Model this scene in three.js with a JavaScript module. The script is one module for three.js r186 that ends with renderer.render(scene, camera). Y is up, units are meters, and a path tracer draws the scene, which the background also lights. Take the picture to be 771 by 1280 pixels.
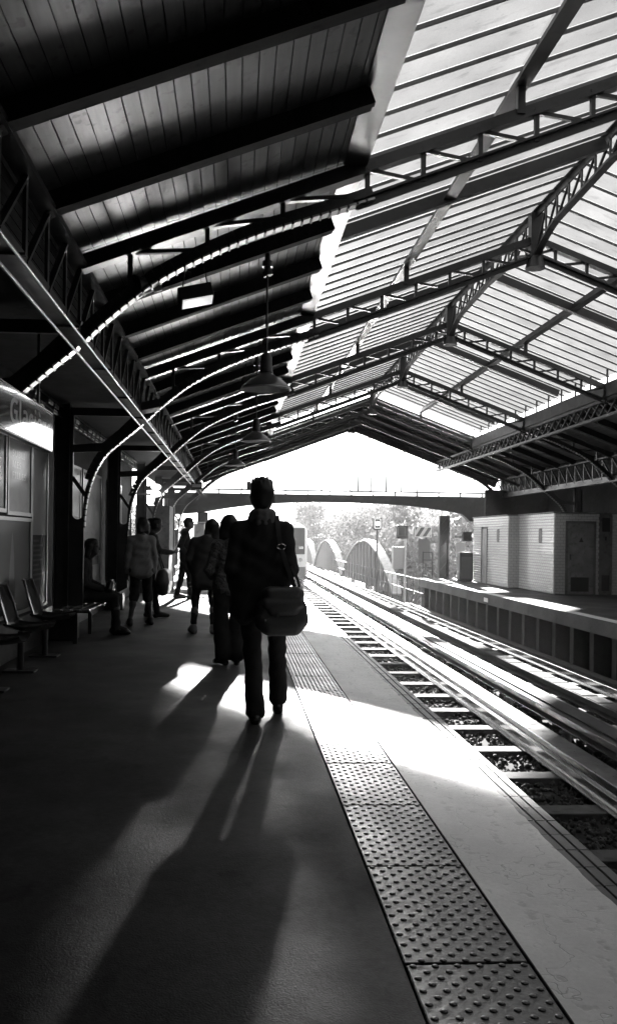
import * as THREE from 'three';
import { mergeGeometries } from 'three/addons/utils/BufferGeometryUtils.js';
import { RoundedBoxGeometry } from 'three/addons/geometries/RoundedBoxGeometry.js';

// ------------------------------------------------------------------ camera, sky, sun, exposure
const scene = new THREE.Scene();
const renderer = new THREE.WebGLRenderer({ antialias: true });
renderer.toneMapping = THREE.LinearToneMapping;
renderer.toneMappingExposure = 10;
renderer.shadowMap.enabled = true;
const camera = new THREE.PerspectiveCamera(2 * Math.atan(640 / 1100) * 180 / Math.PI, 771 / 1280, 0.05, 900);
camera.position.set(0, 1.36, 0);
camera.rotation.order = 'YXZ';
camera.rotation.set(0, -3.15 * Math.PI / 180, 0.013);
camera.setViewOffset(771, 1280, 30, -31.4, 771, 1280);
camera.updateProjectionMatrix();

const SUN_AZ = 5.6 * Math.PI / 180, SUN_EL = 15.1 * Math.PI / 180;
const sunDir = new THREE.Vector3(Math.sin(SUN_AZ) * Math.cos(SUN_EL), Math.sin(SUN_EL), -Math.cos(SUN_AZ) * Math.cos(SUN_EL));
{
  const W = 512, H = 256, d = new Float32Array(W * H * 4), v = new THREE.Vector3();
  for (let j = 0; j < H; j++) for (let i = 0; i < W; i++) {
    const el = ((j + 0.5) / H - 0.5) * Math.PI, az = ((i + 0.5) / W - 0.5) * 2 * Math.PI;
    v.set(Math.cos(el) * Math.cos(az), Math.sin(el), Math.cos(el) * Math.sin(az));
    const a = Math.acos(Math.max(-1, Math.min(1, v.dot(sunDir)))) * 180 / Math.PI;
    const s = Math.max(0, Math.sin(el));
    let L = 0.30 * (1 - 0.45 * Math.sqrt(s)) + 0.30 * Math.exp(-a / 22) + 3.0 * Math.exp(-a / 5);
    if (el < 0) L = 0.12;
    const o = (j * W + i) * 4; d[o] = L; d[o + 1] = L; d[o + 2] = L; d[o + 3] = 1;
  }
  const sky = new THREE.DataTexture(d, W, H, THREE.RGBAFormat, THREE.FloatType);
  sky.mapping = THREE.EquirectangularReflectionMapping; sky.magFilter = THREE.LinearFilter; sky.needsUpdate = true;
  scene.background = sky; scene.environment = sky;
}
const sun = new THREE.DirectionalLight(new THREE.Color(1, 0.985, 0.97), 5);
sun.position.copy(sunDir).multiplyScalar(80); sun.target.position.set(0, 0, 0);
sun.castShadow = true; sun.shadow.radius = 1.6; sun.shadow.mapSize.set(2048, 2048);
Object.assign(sun.shadow.camera, { left: -25, right: 25, top: 25, bottom: -25, near: 1, far: 200 });
scene.add(sun, sun.target);
scene.fog = new THREE.FogExp2(0xf4f4f4, 0.0013);

// ------------------------------------------------------------------ helpers
let seed = 7;
const rnd = () => { seed = (seed * 1664525 + 1013904223) >>> 0; return seed / 4294967296; };
const rr = (a, b) => a + (b - a) * rnd();
const V = (x, y, D) => new THREE.Vector3(x, y, -D);          // D = metres ahead along the platform
const used = new Map();
function numbered(n) { const k = used.get(n) || 0; used.set(n, k + 1); return k ? n + '_' + String(k).padStart(3, '0') : n; }
function lin(v) { return new THREE.Color().setRGB(v, v, v); }
function mat(v, rough = 0.8, extra = {}) { return new THREE.MeshPhysicalMaterial({ color: lin(v), roughness: rough, ...extra }); }
function thing(name, label, category, group, kind) {
  const o = new THREE.Group(); o.name = numbered(name); scene.add(o);
  o.userData = { label, category }; if (group) o.userData.group = group; if (kind) o.userData.kind = kind;
  return o;
}
function part(parent, name, geos, m, label) {
  const list = (Array.isArray(geos) ? geos : [geos]).map(g => { const q = g.index ? g.toNonIndexed() : g; for (const k of Object.keys(q.attributes)) if (!['position', 'normal', 'uv'].includes(k)) q.deleteAttribute(k); return q; });
  const g = list.length > 1 ? mergeGeometries(list) : (Array.isArray(geos) ? geos[0] : geos);
  const o = new THREE.Mesh(g, m); o.name = name; o.castShadow = o.receiveShadow = true; parent.add(o);
  if (label) o.userData.label = label;
  return o;
}
function structure(name, geos, m) { const o = part(scene, numbered(name), geos, m); o.userData.kind = 'structure'; return o; }
// box by its limits (x0,x1,y0,y1,D0,D1), uv in metres
function bx(x0, x1, y0, y1, D0, D1) {
  const g = new THREE.BoxGeometry(x1 - x0, y1 - y0, D1 - D0); g.translate((x0 + x1) / 2, (y0 + y1) / 2, -(D0 + D1) / 2);
  return metreUV(g);
}
function metreUV(g) {
  const p = g.attributes.position, n = g.attributes.normal, uv = g.attributes.uv || new THREE.BufferAttribute(new Float32Array(p.count * 2), 2);
  for (let i = 0; i < p.count; i++) {
    const ax = Math.abs(n.getX(i)), ay = Math.abs(n.getY(i)), az = Math.abs(n.getZ(i));
    if (ay >= ax && ay >= az) uv.setXY(i, p.getX(i), p.getZ(i)); else if (ax >= az) uv.setXY(i, p.getZ(i), p.getY(i)); else uv.setXY(i, p.getX(i), p.getY(i));
  }
  g.setAttribute('uv', uv); return g;
}
// straight bar from a to b: width across, height along the up hint
function bar(a, b, w, h, up = new THREE.Vector3(0, 1, 0)) {
  const d = b.clone().sub(a), L = d.length(); d.normalize();
  const x = new THREE.Vector3().crossVectors(up, d); if (x.lengthSq() < 1e-6) x.set(1, 0, 0); x.normalize();
  const y = new THREE.Vector3().crossVectors(d, x);
  const g = new THREE.BoxGeometry(w, h, L);
  metreUV(g);
  g.applyMatrix4(new THREE.Matrix4().makeBasis(x, y, d).setPosition(a.clone().add(b).multiplyScalar(0.5)));
  return g;
}
// L/T section bar: flange plus web, so that edges read as rolled steel
function tee(a, b, w, h, up, t = 0.012) {
  const d = b.clone().sub(a).normalize(), x = new THREE.Vector3().crossVectors(up || new THREE.Vector3(0, 1, 0), d).normalize(), y = new THREE.Vector3().crossVectors(d, x);
  const o = y.clone().multiplyScalar(-h / 2 + t / 2);
  return [bar(a.clone().add(o), b.clone().add(o), w, t, y), bar(a.clone().addScaledVector(y, t / 2), b.clone().addScaledVector(y, t / 2), t, h - t, y)];
}
function tube(pts, r, seg = 24, rad = 8, closed = false) { return new THREE.TubeGeometry(new THREE.CatmullRomCurve3(pts, closed), seg, r, rad, closed); }
function cyl(a, b, r0, r1 = r0, n = 10) {
  const d = b.clone().sub(a), g = new THREE.CylinderGeometry(r1, r0, d.length(), n);
  g.applyQuaternion(new THREE.Quaternion().setFromUnitVectors(new THREE.Vector3(0, 1, 0), d.clone().normalize()));
  const m = a.clone().add(b).multiplyScalar(0.5); g.translate(m.x, m.y, m.z); return g;
}
// ---- textures
function hash(x, y, s) { let h = Math.imul(x, 374761393) + Math.imul(y, 668265263) + Math.imul(s, 1274126177); h = Math.imul(h ^ (h >>> 13), 1274126177); return ((h ^ (h >>> 16)) >>> 0) / 4294967296; }
function vnoise(x, y, per, s) {
  const xi = Math.floor(x), yi = Math.floor(y), fx = x - xi, fy = y - yi, sx = fx * fx * (3 - 2 * fx), sy = fy * fy * (3 - 2 * fy), w = (a) => ((a % per) + per) % per;
  const a = hash(w(xi), w(yi), s), b = hash(w(xi + 1), w(yi), s), c = hash(w(xi), w(yi + 1), s), d = hash(w(xi + 1), w(yi + 1), s);
  return a + (b - a) * sx + (c - a) * sy + (a - b - c + d) * sx * sy;
}
function fbm(u, v, base, oct, s) { let t = 0, a = 0.5, n = 0, p = base; for (let i = 0; i < oct; i++) { t += a * vnoise(u * p, v * p, p, s + i); n += a; a *= 0.55; p *= 2; } return t / n; }
function tex(N, fn, srgb = true, M = N) {
  const d = new Uint8Array(N * M * 4);
  for (let j = 0; j < M; j++) for (let i = 0; i < N; i++) { const v = Math.max(0, Math.min(255, Math.round(255 * fn(i / N, j / M)))); const o = (j * N + i) * 4; d[o] = d[o + 1] = d[o + 2] = v; d[o + 3] = 255; }
  const t = new THREE.DataTexture(d, N, M); t.wrapS = t.wrapT = THREE.RepeatWrapping; t.magFilter = THREE.LinearFilter; t.minFilter = THREE.LinearMipmapLinearFilter; t.generateMipmaps = true;
  if (srgb) t.colorSpace = THREE.SRGBColorSpace; t.needsUpdate = true; return t;
}
function rep(t, x, y) { const c = t.clone(); c.repeat.set(x, y); c.needsUpdate = true; return c; }
const sm = (a, b, x) => { const t = Math.max(0, Math.min(1, (x - a) / (b - a))); return t * t * (3 - 2 * t); };
const asphaltT = tex(1024, (u, v) => { const c = fbm(u, v, 3, 4, 1), f = fbm(u, v, 90, 3, 9), s = vnoise(u * 420, v * 420, 420, 5); const spot = sm(0.62, 0.75, fbm(u, v, 9, 3, 31)); return 0.5 + 0.5 * c - 0.12 * spot + 0.28 * (f - 0.5) + (s > 0.93 ? 0.22 : 0) - (s < 0.05 ? 0.2 : 0); });
const asphaltB = tex(512, (u, v) => 0.6 * vnoise(u * 128, v * 128, 128, 3) + 0.4 * vnoise(u * 256, v * 256, 256, 4), false);
const asphaltR = tex(512, (u, v) => 0.5 + 0.5 * fbm(u, v, 5, 5, 71), false);
const wearT = tex(1024, (u, v) => { const c = fbm(u, v, 5, 5, 21), cr = Math.abs(fbm(u + 0.1 * c, v, 7, 4, 44) - 0.5), chip = fbm(u, v, 22, 4, 66); let x = 0.86 + 0.16 * c + 0.06 * (fbm(u, v, 120, 2, 5) - 0.5); if (cr < 0.004) x -= 0.3 * (1 - cr / 0.004) * sm(0.4, 0.6, fbm(u, v, 4, 2, 8)); x -= 0.1 * sm(0.66, 0.8, chip); return x; });
const wearB = tex(1024, (u, v) => { const c = fbm(u, v, 5, 5, 21), cr = Math.abs(fbm(u + 0.1 * c, v, 7, 4, 44) - 0.5), chip = fbm(u, v, 22, 4, 66); return 0.6 + 0.2 * fbm(u, v, 40, 3, 6) - 0.25 * sm(0.62, 0.75, chip) - (cr < 0.006 ? 0.35 : 0); }, false);
const grimeT = tex(512, (u, v) => 0.62 + 0.38 * fbm(u, v, 6, 5, 13) - 0.15 * sm(0.6, 0.8, fbm(u, v, 14, 3, 17)));
const grimeR = tex(512, (u, v) => 0.55 + 0.45 * fbm(u, v, 7, 5, 113), false);
const woodT = tex(512, (u, v) => 0.72 + 0.2 * fbm(u, v * 0.08 + 0.3, 40, 3, 15) + 0.12 * (fbm(u, v, 5, 4, 19) - 0.5) - 0.2 * sm(0.66, 0.8, fbm(u, v, 12, 3, 27)));
const glassT = tex(1024, (u, v) => { let x = 0.83 + 0.2 * (fbm(u, v, 5, 4, 33) - 0.5); const run = fbm(u * 1.0, v * 0.25, 48, 3, 35); x -= 0.08 * sm(0.62, 0.8, run); x -= 0.1 * sm(0.78, 0.84, fbm(u, v, 60, 3, 37)); x += 0.06 * (vnoise(u * 300, v * 300, 300, 4) - 0.5); return x; });
const steelB = tex(512, (u, v) => fbm(u, v, 20, 4, 51), false);

// ---- materials
const M = {
  iron: mat(0.05, 0.52, { map: grimeT, roughnessMap: grimeR }),
  glazingBarFlare: mat(0.2, 0.5, { map: grimeT }),  // paler than the ironwork: flare on the bars put into their colour
  flange: mat(0.4, 0.42, { metalness: 0.75, roughnessMap: grimeR }),
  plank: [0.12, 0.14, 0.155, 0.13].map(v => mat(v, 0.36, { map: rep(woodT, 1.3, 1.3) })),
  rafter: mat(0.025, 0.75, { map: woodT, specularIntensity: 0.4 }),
  curb: mat(0.09, 0.5, { map: grimeT }),
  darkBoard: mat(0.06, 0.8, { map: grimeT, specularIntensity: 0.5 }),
  asphalt: mat(0.05, 0.9, { specularIntensity: 0.5, map: rep(asphaltT, 0.5, 0.5), roughnessMap: rep(asphaltR, 0.35, 0.35), bumpMap: rep(asphaltB, 1.6, 1.6), bumpScale: 0.0012 }),
  slab: [0.045, 0.05, 0.041].map(v => mat(v, 0.5, { map: rep(grimeT, 0.7, 0.7), roughnessMap: rep(grimeR, 0.9, 0.9), bumpMap: rep(steelB, 1.6, 1.6), bumpScale: 0.002 })),
  white: mat(0.84, 0.58, { map: rep(wearT, 0.8, 0.8), bumpMap: rep(wearB, 0.8, 0.8), bumpScale: 0.004 }),
  nosing: [0.05, 0.058, 0.045].map(v => mat(v, 0.5, { map: rep(grimeT, 2, 2) })),
  concrete: mat(0.16, 0.85, { map: rep(asphaltT, 0.6, 0.6), bumpMap: rep(asphaltB, 1, 1), bumpScale: 0.002 }),
  darkConcrete: mat(0.05, 0.9, { map: rep(asphaltT, 0.6, 0.6) }),
  ballastBed: mat(0.04, 1, { specularIntensity: 0.3, map: rep(asphaltT, 0.8, 0.8) }),
  stone: mat(0.05, 0.9, { specularIntensity: 0.4 }),
  sleeper: mat(0.12, 0.9, { specularIntensity: 0.5, map: rep(grimeT, 1, 1) }),
  rail: mat(0.55, 0.24, { metalness: 0.95, roughnessMap: grimeR }),
  rollway: mat(0.3, 0.42, { metalness: 0.8, roughnessMap: grimeR, map: grimeT }),
  oldRollway: mat(0.07, 0.85, { map: grimeT, specularIntensity: 0.4 }), guideTop: mat(0.05, 0.8, { map: grimeT, specularIntensity: 0.5 }),
  guide: mat(0.07, 0.45, { metalness: 0.6, map: grimeT }),
  insulator: mat(0.55, 0.4),
  black: mat(0.008, 0.6), blackGloss: mat(0.012, 0.25), chrome: mat(0.7, 0.18, { metalness: 1 }),
  tile: mat(0.62, 0.16, { clearcoat: 0.6, clearcoatRoughness: 0.12 }), grout: mat(0.12, 0.9), doorPaint: mat(0.32, 0.45, { map: grimeT }),
  hoarding: mat(0.2, 0.6, { map: grimeT }),
  frameMetal: mat(0.35, 0.35, { metalness: 0.7 }),
};
M.panes = [0.20, 0.215, 0.185, 0.205].map((v, i) => new THREE.MeshPhysicalMaterial({ color: lin(v), roughness: 0.93, transmission: 1, thickness: 0, ior: 1.5, map: rep(glassT, 0.37 + 0.05 * i, 0.5), side: THREE.DoubleSide, specularIntensity: 0.5 }));

// ------------------------------------------------------------------ layout constants
const RX = 3.93, RY = 5.76, S = 0.375;                 // ridge and slope of the glass
const gy = x => RY - S * Math.abs(x - RX);             // glass plane
const BE = 0.973, BY = 4.354, EX = -1.222;             // board edge, its height, eaves girder
const by = x => BY + S * ((x <= RX ? x : 2 * RX - x) - BE);   // board plane
const mx = x => 2 * RX - x;                            // mirror about the ridge
const FR = []; for (let k = -2; k <= 5; k++) FR.push(6.85 + 4.68 * (k));
const END = 30.3, GL0 = 2.17, GL1 = 25.57;
const ST = -11.87;

// ------------------------------------------------------------------ platform (left)
const PL = thing('platform_left', 'dark asphalt station platform with pale painted edge', undefined, undefined, 'structure');
PL.userData = { kind: 'structure' };
part(PL, 'platform_base', bx(-2.5, 1.42, -1.25, -0.035, ST, 31), M.darkConcrete);
part(PL, 'asphalt_surface', bx(-2.5, 0.548, -0.034, 0, ST, 31), M.asphalt);
{ // painted concrete band with a ragged outer paint edge
  const pos = [], uv = [], n = 700, x0 = 0.966;
  const xe = D => 1.425 + 0.022 * (fbm((D * 0.09) % 1, 0.3, 8, 4, 3) - 0.5) + 0.012 * (hash(Math.floor(D * 17), 3, 5) - 0.5);
  for (let i = 0; i < n; i++) {
    const a = ST + (31 - ST) * i / n, b = ST + (31 - ST) * (i + 1) / n;
    const q = [[x0, a], [xe(a), a], [xe(b), b], [x0, a], [xe(b), b], [x0, b]];
    for (const [x, D] of q) { pos.push(x, 0.004, -D); uv.push(x, D); }
  }
  const g = new THREE.BufferGeometry(); g.setAttribute('position', new THREE.Float32BufferAttribute(pos, 3)); g.setAttribute('uv', new THREE.Float32BufferAttribute(uv, 2)); g.computeVertexNormals();
  part(PL, 'painted_band', g, M.white);
  part(PL, 'edge_concrete', bx(0.964, 1.372, -0.034, 0, ST, 31), M.concrete);
}
{ // nosing tiles with two long grooves
  const prof = [[1.375, -0.034], [1.375, 0], [1.455, 0], [1.458, -0.008], [1.466, -0.008], [1.469, 0], [1.512, 0], [1.515, -0.008], [1.523, -0.008], [1.526, 0], [1.565, 0], [1.58, -0.012], [1.58, -0.06], [1.43, -0.06], [1.43, -0.034]];
  const sh = new THREE.Shape(prof.map(p => new THREE.Vector2(p[0], p[1])));
  const g = new THREE.ExtrudeGeometry(sh, { depth: 0.193, bevelEnabled: false }); metreUV(g);
  for (let D = 2.4, k = 0; D < 31; D += 0.2, k++) { const o = part(PL, 'nosing_tile', g, M.nosing[Math.floor(rnd() * 3)]); o.position.set(0, rr(-0.0012, 0.0012), -D - 0.193); }
  part(PL, 'nosing_tile_run', bx(1.376, 1.58, -0.06, -0.001, ST, 2.39), M.nosing[0]);
}
// tactile slabs
{
  const T = thing('tactile_paving', 'strip of dark studded tactile slabs beside the pale platform edge', 'tactile paving');
  const W = 0.4, L = 0.822;
  const sg = new RoundedBoxGeometry(W, 0.036, L, 2, 0.006); metreUV(sg);
  const stud = new THREE.SphereGeometry(1, 10, 5, 0, Math.PI * 2, 0, Math.PI / 2); stud.scale(0.0125, 0.006, 0.0125); metreUV(stud);
  const spots = []; for (let r = 0; r < 22; r++) { const n = r % 2 ? 5 : 6; for (let c = 0; c < n; c++) spots.push([(c - (n - 1) / 2) * 0.0715, -L / 2 + 0.0125 + r * (L - 0.025) / 21.0]); }
  let single = 0;
  for (let k = -17; k < 34; k++) {
    const D = 2.78 + 0.83 * k + 0.415;
    const s = part(T, 'slab', sg, M.slab[Math.floor(rnd() * 3)]);
    s.position.set(0.757 + rr(-0.002, 0.002), -0.0135 + rr(-0.0015, 0.0015), -D); s.rotation.set(rr(-0.002, 0.002), rr(-0.003, 0.003), rr(-0.002, 0.002));
    if (D < 2) { continue; }
    if (single + spots.length <= 300 && k >= -1) {
      for (const [x, z] of spots) { const o = part(s, 'stud', stud, s.material); o.position.set(x, 0.0172, z); }
      single += spots.length;
    } else {
      const gs = spots.map(([x, z]) => stud.clone().translate(x, 0.0172, z));
      part(s, 'stud_field', gs, s.material).userData.kind = 'stuff';
    }
  }
}
// ------------------------------------------------------------------ track bed
const TB = -1.12;
structure('track_bed', bx(1.43, 6.35, -1.5, TB - 0.05, ST, 150), M.ballastBed);
structure('street', (() => { const g = new THREE.PlaneGeometry(1600, 1600); g.rotateX(-Math.PI / 2); g.translate(0, -7.5, -300); return metreUV(g); })(), mat(0.09, 0.9, { map: rep(asphaltT, 0.05, 0.05) }));
{
  // ballast stones
  const g0 = new THREE.IcosahedronGeometry(0.03, 0); const p = g0.attributes.position;
  const seen = {}; for (let i = 0; i < p.count; i++) { const k = [p.getX(i), p.getY(i), p.getZ(i)].map(v => v.toFixed(3)).join(); seen[k] = seen[k] || [rr(0.65, 1.35), rr(0.5, 1.1), rr(0.65, 1.35)]; const s = seen[k]; p.setXYZ(i, p.getX(i) * s[0], p.getY(i) * s[1], p.getZ(i) * s[2]); }
  g0.computeVertexNormals();
  const N = 30000, im = new THREE.InstancedMesh(g0, M.stone, N), o = new THREE.Object3D(), c = new THREE.Color();
  for (let i = 0; i < N; i++) {
    const D = 5.5 + 60 * Math.pow(rnd(), 1.9), x = rr(2.3, 6.25);
    o.position.set(x, TB - 0.045 + rr(-0.015, 0.02), -D); o.rotation.set(rr(0, 6), rr(0, 6), rr(0, 6)); o.scale.setScalar(rr(0.6, 1.35)); o.updateMatrix(); im.setMatrixAt(i, o.matrix);
    const t = rr(0.4, 1.5); im.setColorAt(i, c.setRGB(t, t, t));
  }
  im.name = 'ballast'; im.userData = { kind: 'stuff', label: 'loose dark ballast stones between the sleepers', category: 'ballast' }; im.castShadow = im.receiveShadow = true; scene.add(im);
}
function longRun(name, label, cat, group, geos, m, x, extra) { const t = thing(name, label, cat, group); part(t, 'rail_bar', geos, m); if (extra) extra(t); return t; }
const FAR = 140;
{
  // sleepers
  const g = new RoundedBoxGeometry(2.1, 0.14, 0.26, 1, 0.012); metreUV(g);
  for (const cx of [2.62, 5.25]) for (let D = 5.6, k = 0; D < 60; D += 1.16, k++) {
    const o = part(scene, numbered('sleeper'), g, M.sleeper); o.position.set(cx + rr(-0.02, 0.02), TB - 0.052 + rr(-0.004, 0.004), -D); o.rotation.y = rr(-0.01, 0.01);
    o.userData = { label: cx < 4 ? 'pale concrete sleeper of the track next to the near platform' : 'pale concrete sleeper of the track below the tiled kiosk platform', category: 'sleeper', group: cx < 4 ? 'sleepers of the near track' : 'sleepers of the far track' };
  }
  // running rails (I profile), wide rollways, guide bars
  const railProf = [[-0.07, 0], [0.07, 0], [0.07, 0.015], [0.012, 0.03], [0.012, 0.1], [0.035, 0.112], [0.035, 0.138], [0.028, 0.145], [-0.028, 0.145], [-0.035, 0.138], [-0.035, 0.112], [-0.012, 0.1], [-0.012, 0.03], [-0.07, 0.015]];
  const ext = (prof, x, y, D0, D1) => { const g = new THREE.ExtrudeGeometry(new THREE.Shape(prof.map(p => new THREE.Vector2(p[0], p[1]))), { depth: D1 - D0, bevelEnabled: false }); g.translate(x, y, -D1); return metreUV(g); };
  for (const [x, l] of [[2.0, 'steel running rail hidden below the near platform edge'], [3.45, 'bright narrow steel rail beside the broad shining rollway'], [4.62, 'steel rail beside the dark guide beam, on the kiosk side'], [5.98, 'thin bright steel rail nearest the kiosk platform wall']])
    part(thing('rail', l, 'rail'), 'rail_bar', ext(railProf, x, TB + 0.02, ST, FAR), M.rail);
  const roll = [[-0.13, 0], [0.13, 0], [0.13, 0.012], [0.02, 0.02], [0.02, 0.13], [0.13, 0.14], [0.135, 0.146], [0.135, 0.155], [0.13, 0.16], [-0.13, 0.16], [-0.135, 0.155], [-0.135, 0.146], [-0.13, 0.14], [-0.02, 0.13], [-0.02, 0.02], [-0.13, 0.012]];
  for (const [x, l, m] of [[1.76, 'broad steel rollway hidden below the near platform edge', M.rollway], [3.71, 'broad shining steel rollway beside the narrow rail', M.rollway], [5.27, 'broad rollway of the far track with pale joint plates', M.oldRollway]])
    { const t = thing('rollway', l, 'rollway'); part(t, 'rollway_beam', ext(roll, x, TB + 0.02, ST, FAR), m);
      if (x > 5) for (let D = 7; D < 40; D += 0.58) part(t, 'joint_plate', bx(x - 0.12, x + 0.12, TB + 0.182, TB + 0.19, D, D + 0.42), M.sleeper); }
  const t = thing('guide_beam', 'dark double guide beam on insulators between the two tracks', 'guide beam');
  const gp = [[-0.2, 0], [-0.04, 0], [-0.04, 0.02], [-0.1, 0.03], [-0.1, 0.12], [-0.04, 0.13], [-0.04, 0.15], [-0.2, 0.15], [-0.2, 0.135], [-0.115, 0.12], [-0.115, 0.03], [-0.2, 0.015]];
  part(t, 'guide_bar', ext(gp, 4.17, TB + 0.2, ST, FAR), M.guide);
  part(t, 'guide_bar', ext(gp.map(p => [-p[0], p[1]]).reverse(), 4.17, TB + 0.2, ST, FAR), M.guide);
  part(t, 'top_cover', bx(4.06, 4.28, TB + 0.357, TB + 0.375, ST, FAR), M.guideTop);
  for (let D = 6.2; D < 45; D += 2.32) { const i = part(t, 'insulator', [cyl(V(4.17, TB - 0.04, D), V(4.17, TB + 0.2, D), 0.06, 0.045), cyl(V(4.17, TB + 0.06, D), V(4.17, TB + 0.09, D), 0.085), cyl(V(4.17, TB + 0.13, D), V(4.17, TB + 0.16, D), 0.08)], M.insulator); }
}
// ------------------------------------------------------------------ right platform
{
  const PR = thing('platform_right', '', ''); PR.userData = { kind: 'structure' };
  part(PR, 'platform_surface', bx(6.62, 10.8, -0.2, 0, ST, 29.9), M.asphalt);
  part(PR, 'platform_coping', bx(6.28, 6.617, -0.26, 0.001, ST, 29.9), mat(0.09, 0.8, { map: rep(asphaltT, 0.6, 0.6) })); part(PR, 'painted_edge', bx(6.3, 6.52, 0.0015, 0.005, ST, 29.9), M.white);
  part(PR, 'back_wall', bx(6.75, 10.8, -1.4, -0.203, ST, 29.88), M.darkConcrete);
  const mat_pier = mat(0.05, 0.9, { map: rep(asphaltT, 0.6, 0.6) });
  for (let D = 5; D < 29.8; D += 0.95) part(PR, 'support_pier', bx(6.42, 6.745, -1.4, -0.263, D, D + 0.18), mat_pier);
  part(PR, 'kerb_foot', bx(6.2, 6.4, -1.4, -0.98, ST, 32), mat_pier);
  part(PR, 'number_plate', bx(6.268, 6.277, -0.2, -0.1, 21.6, 21.95), M.insulator);
}

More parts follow.
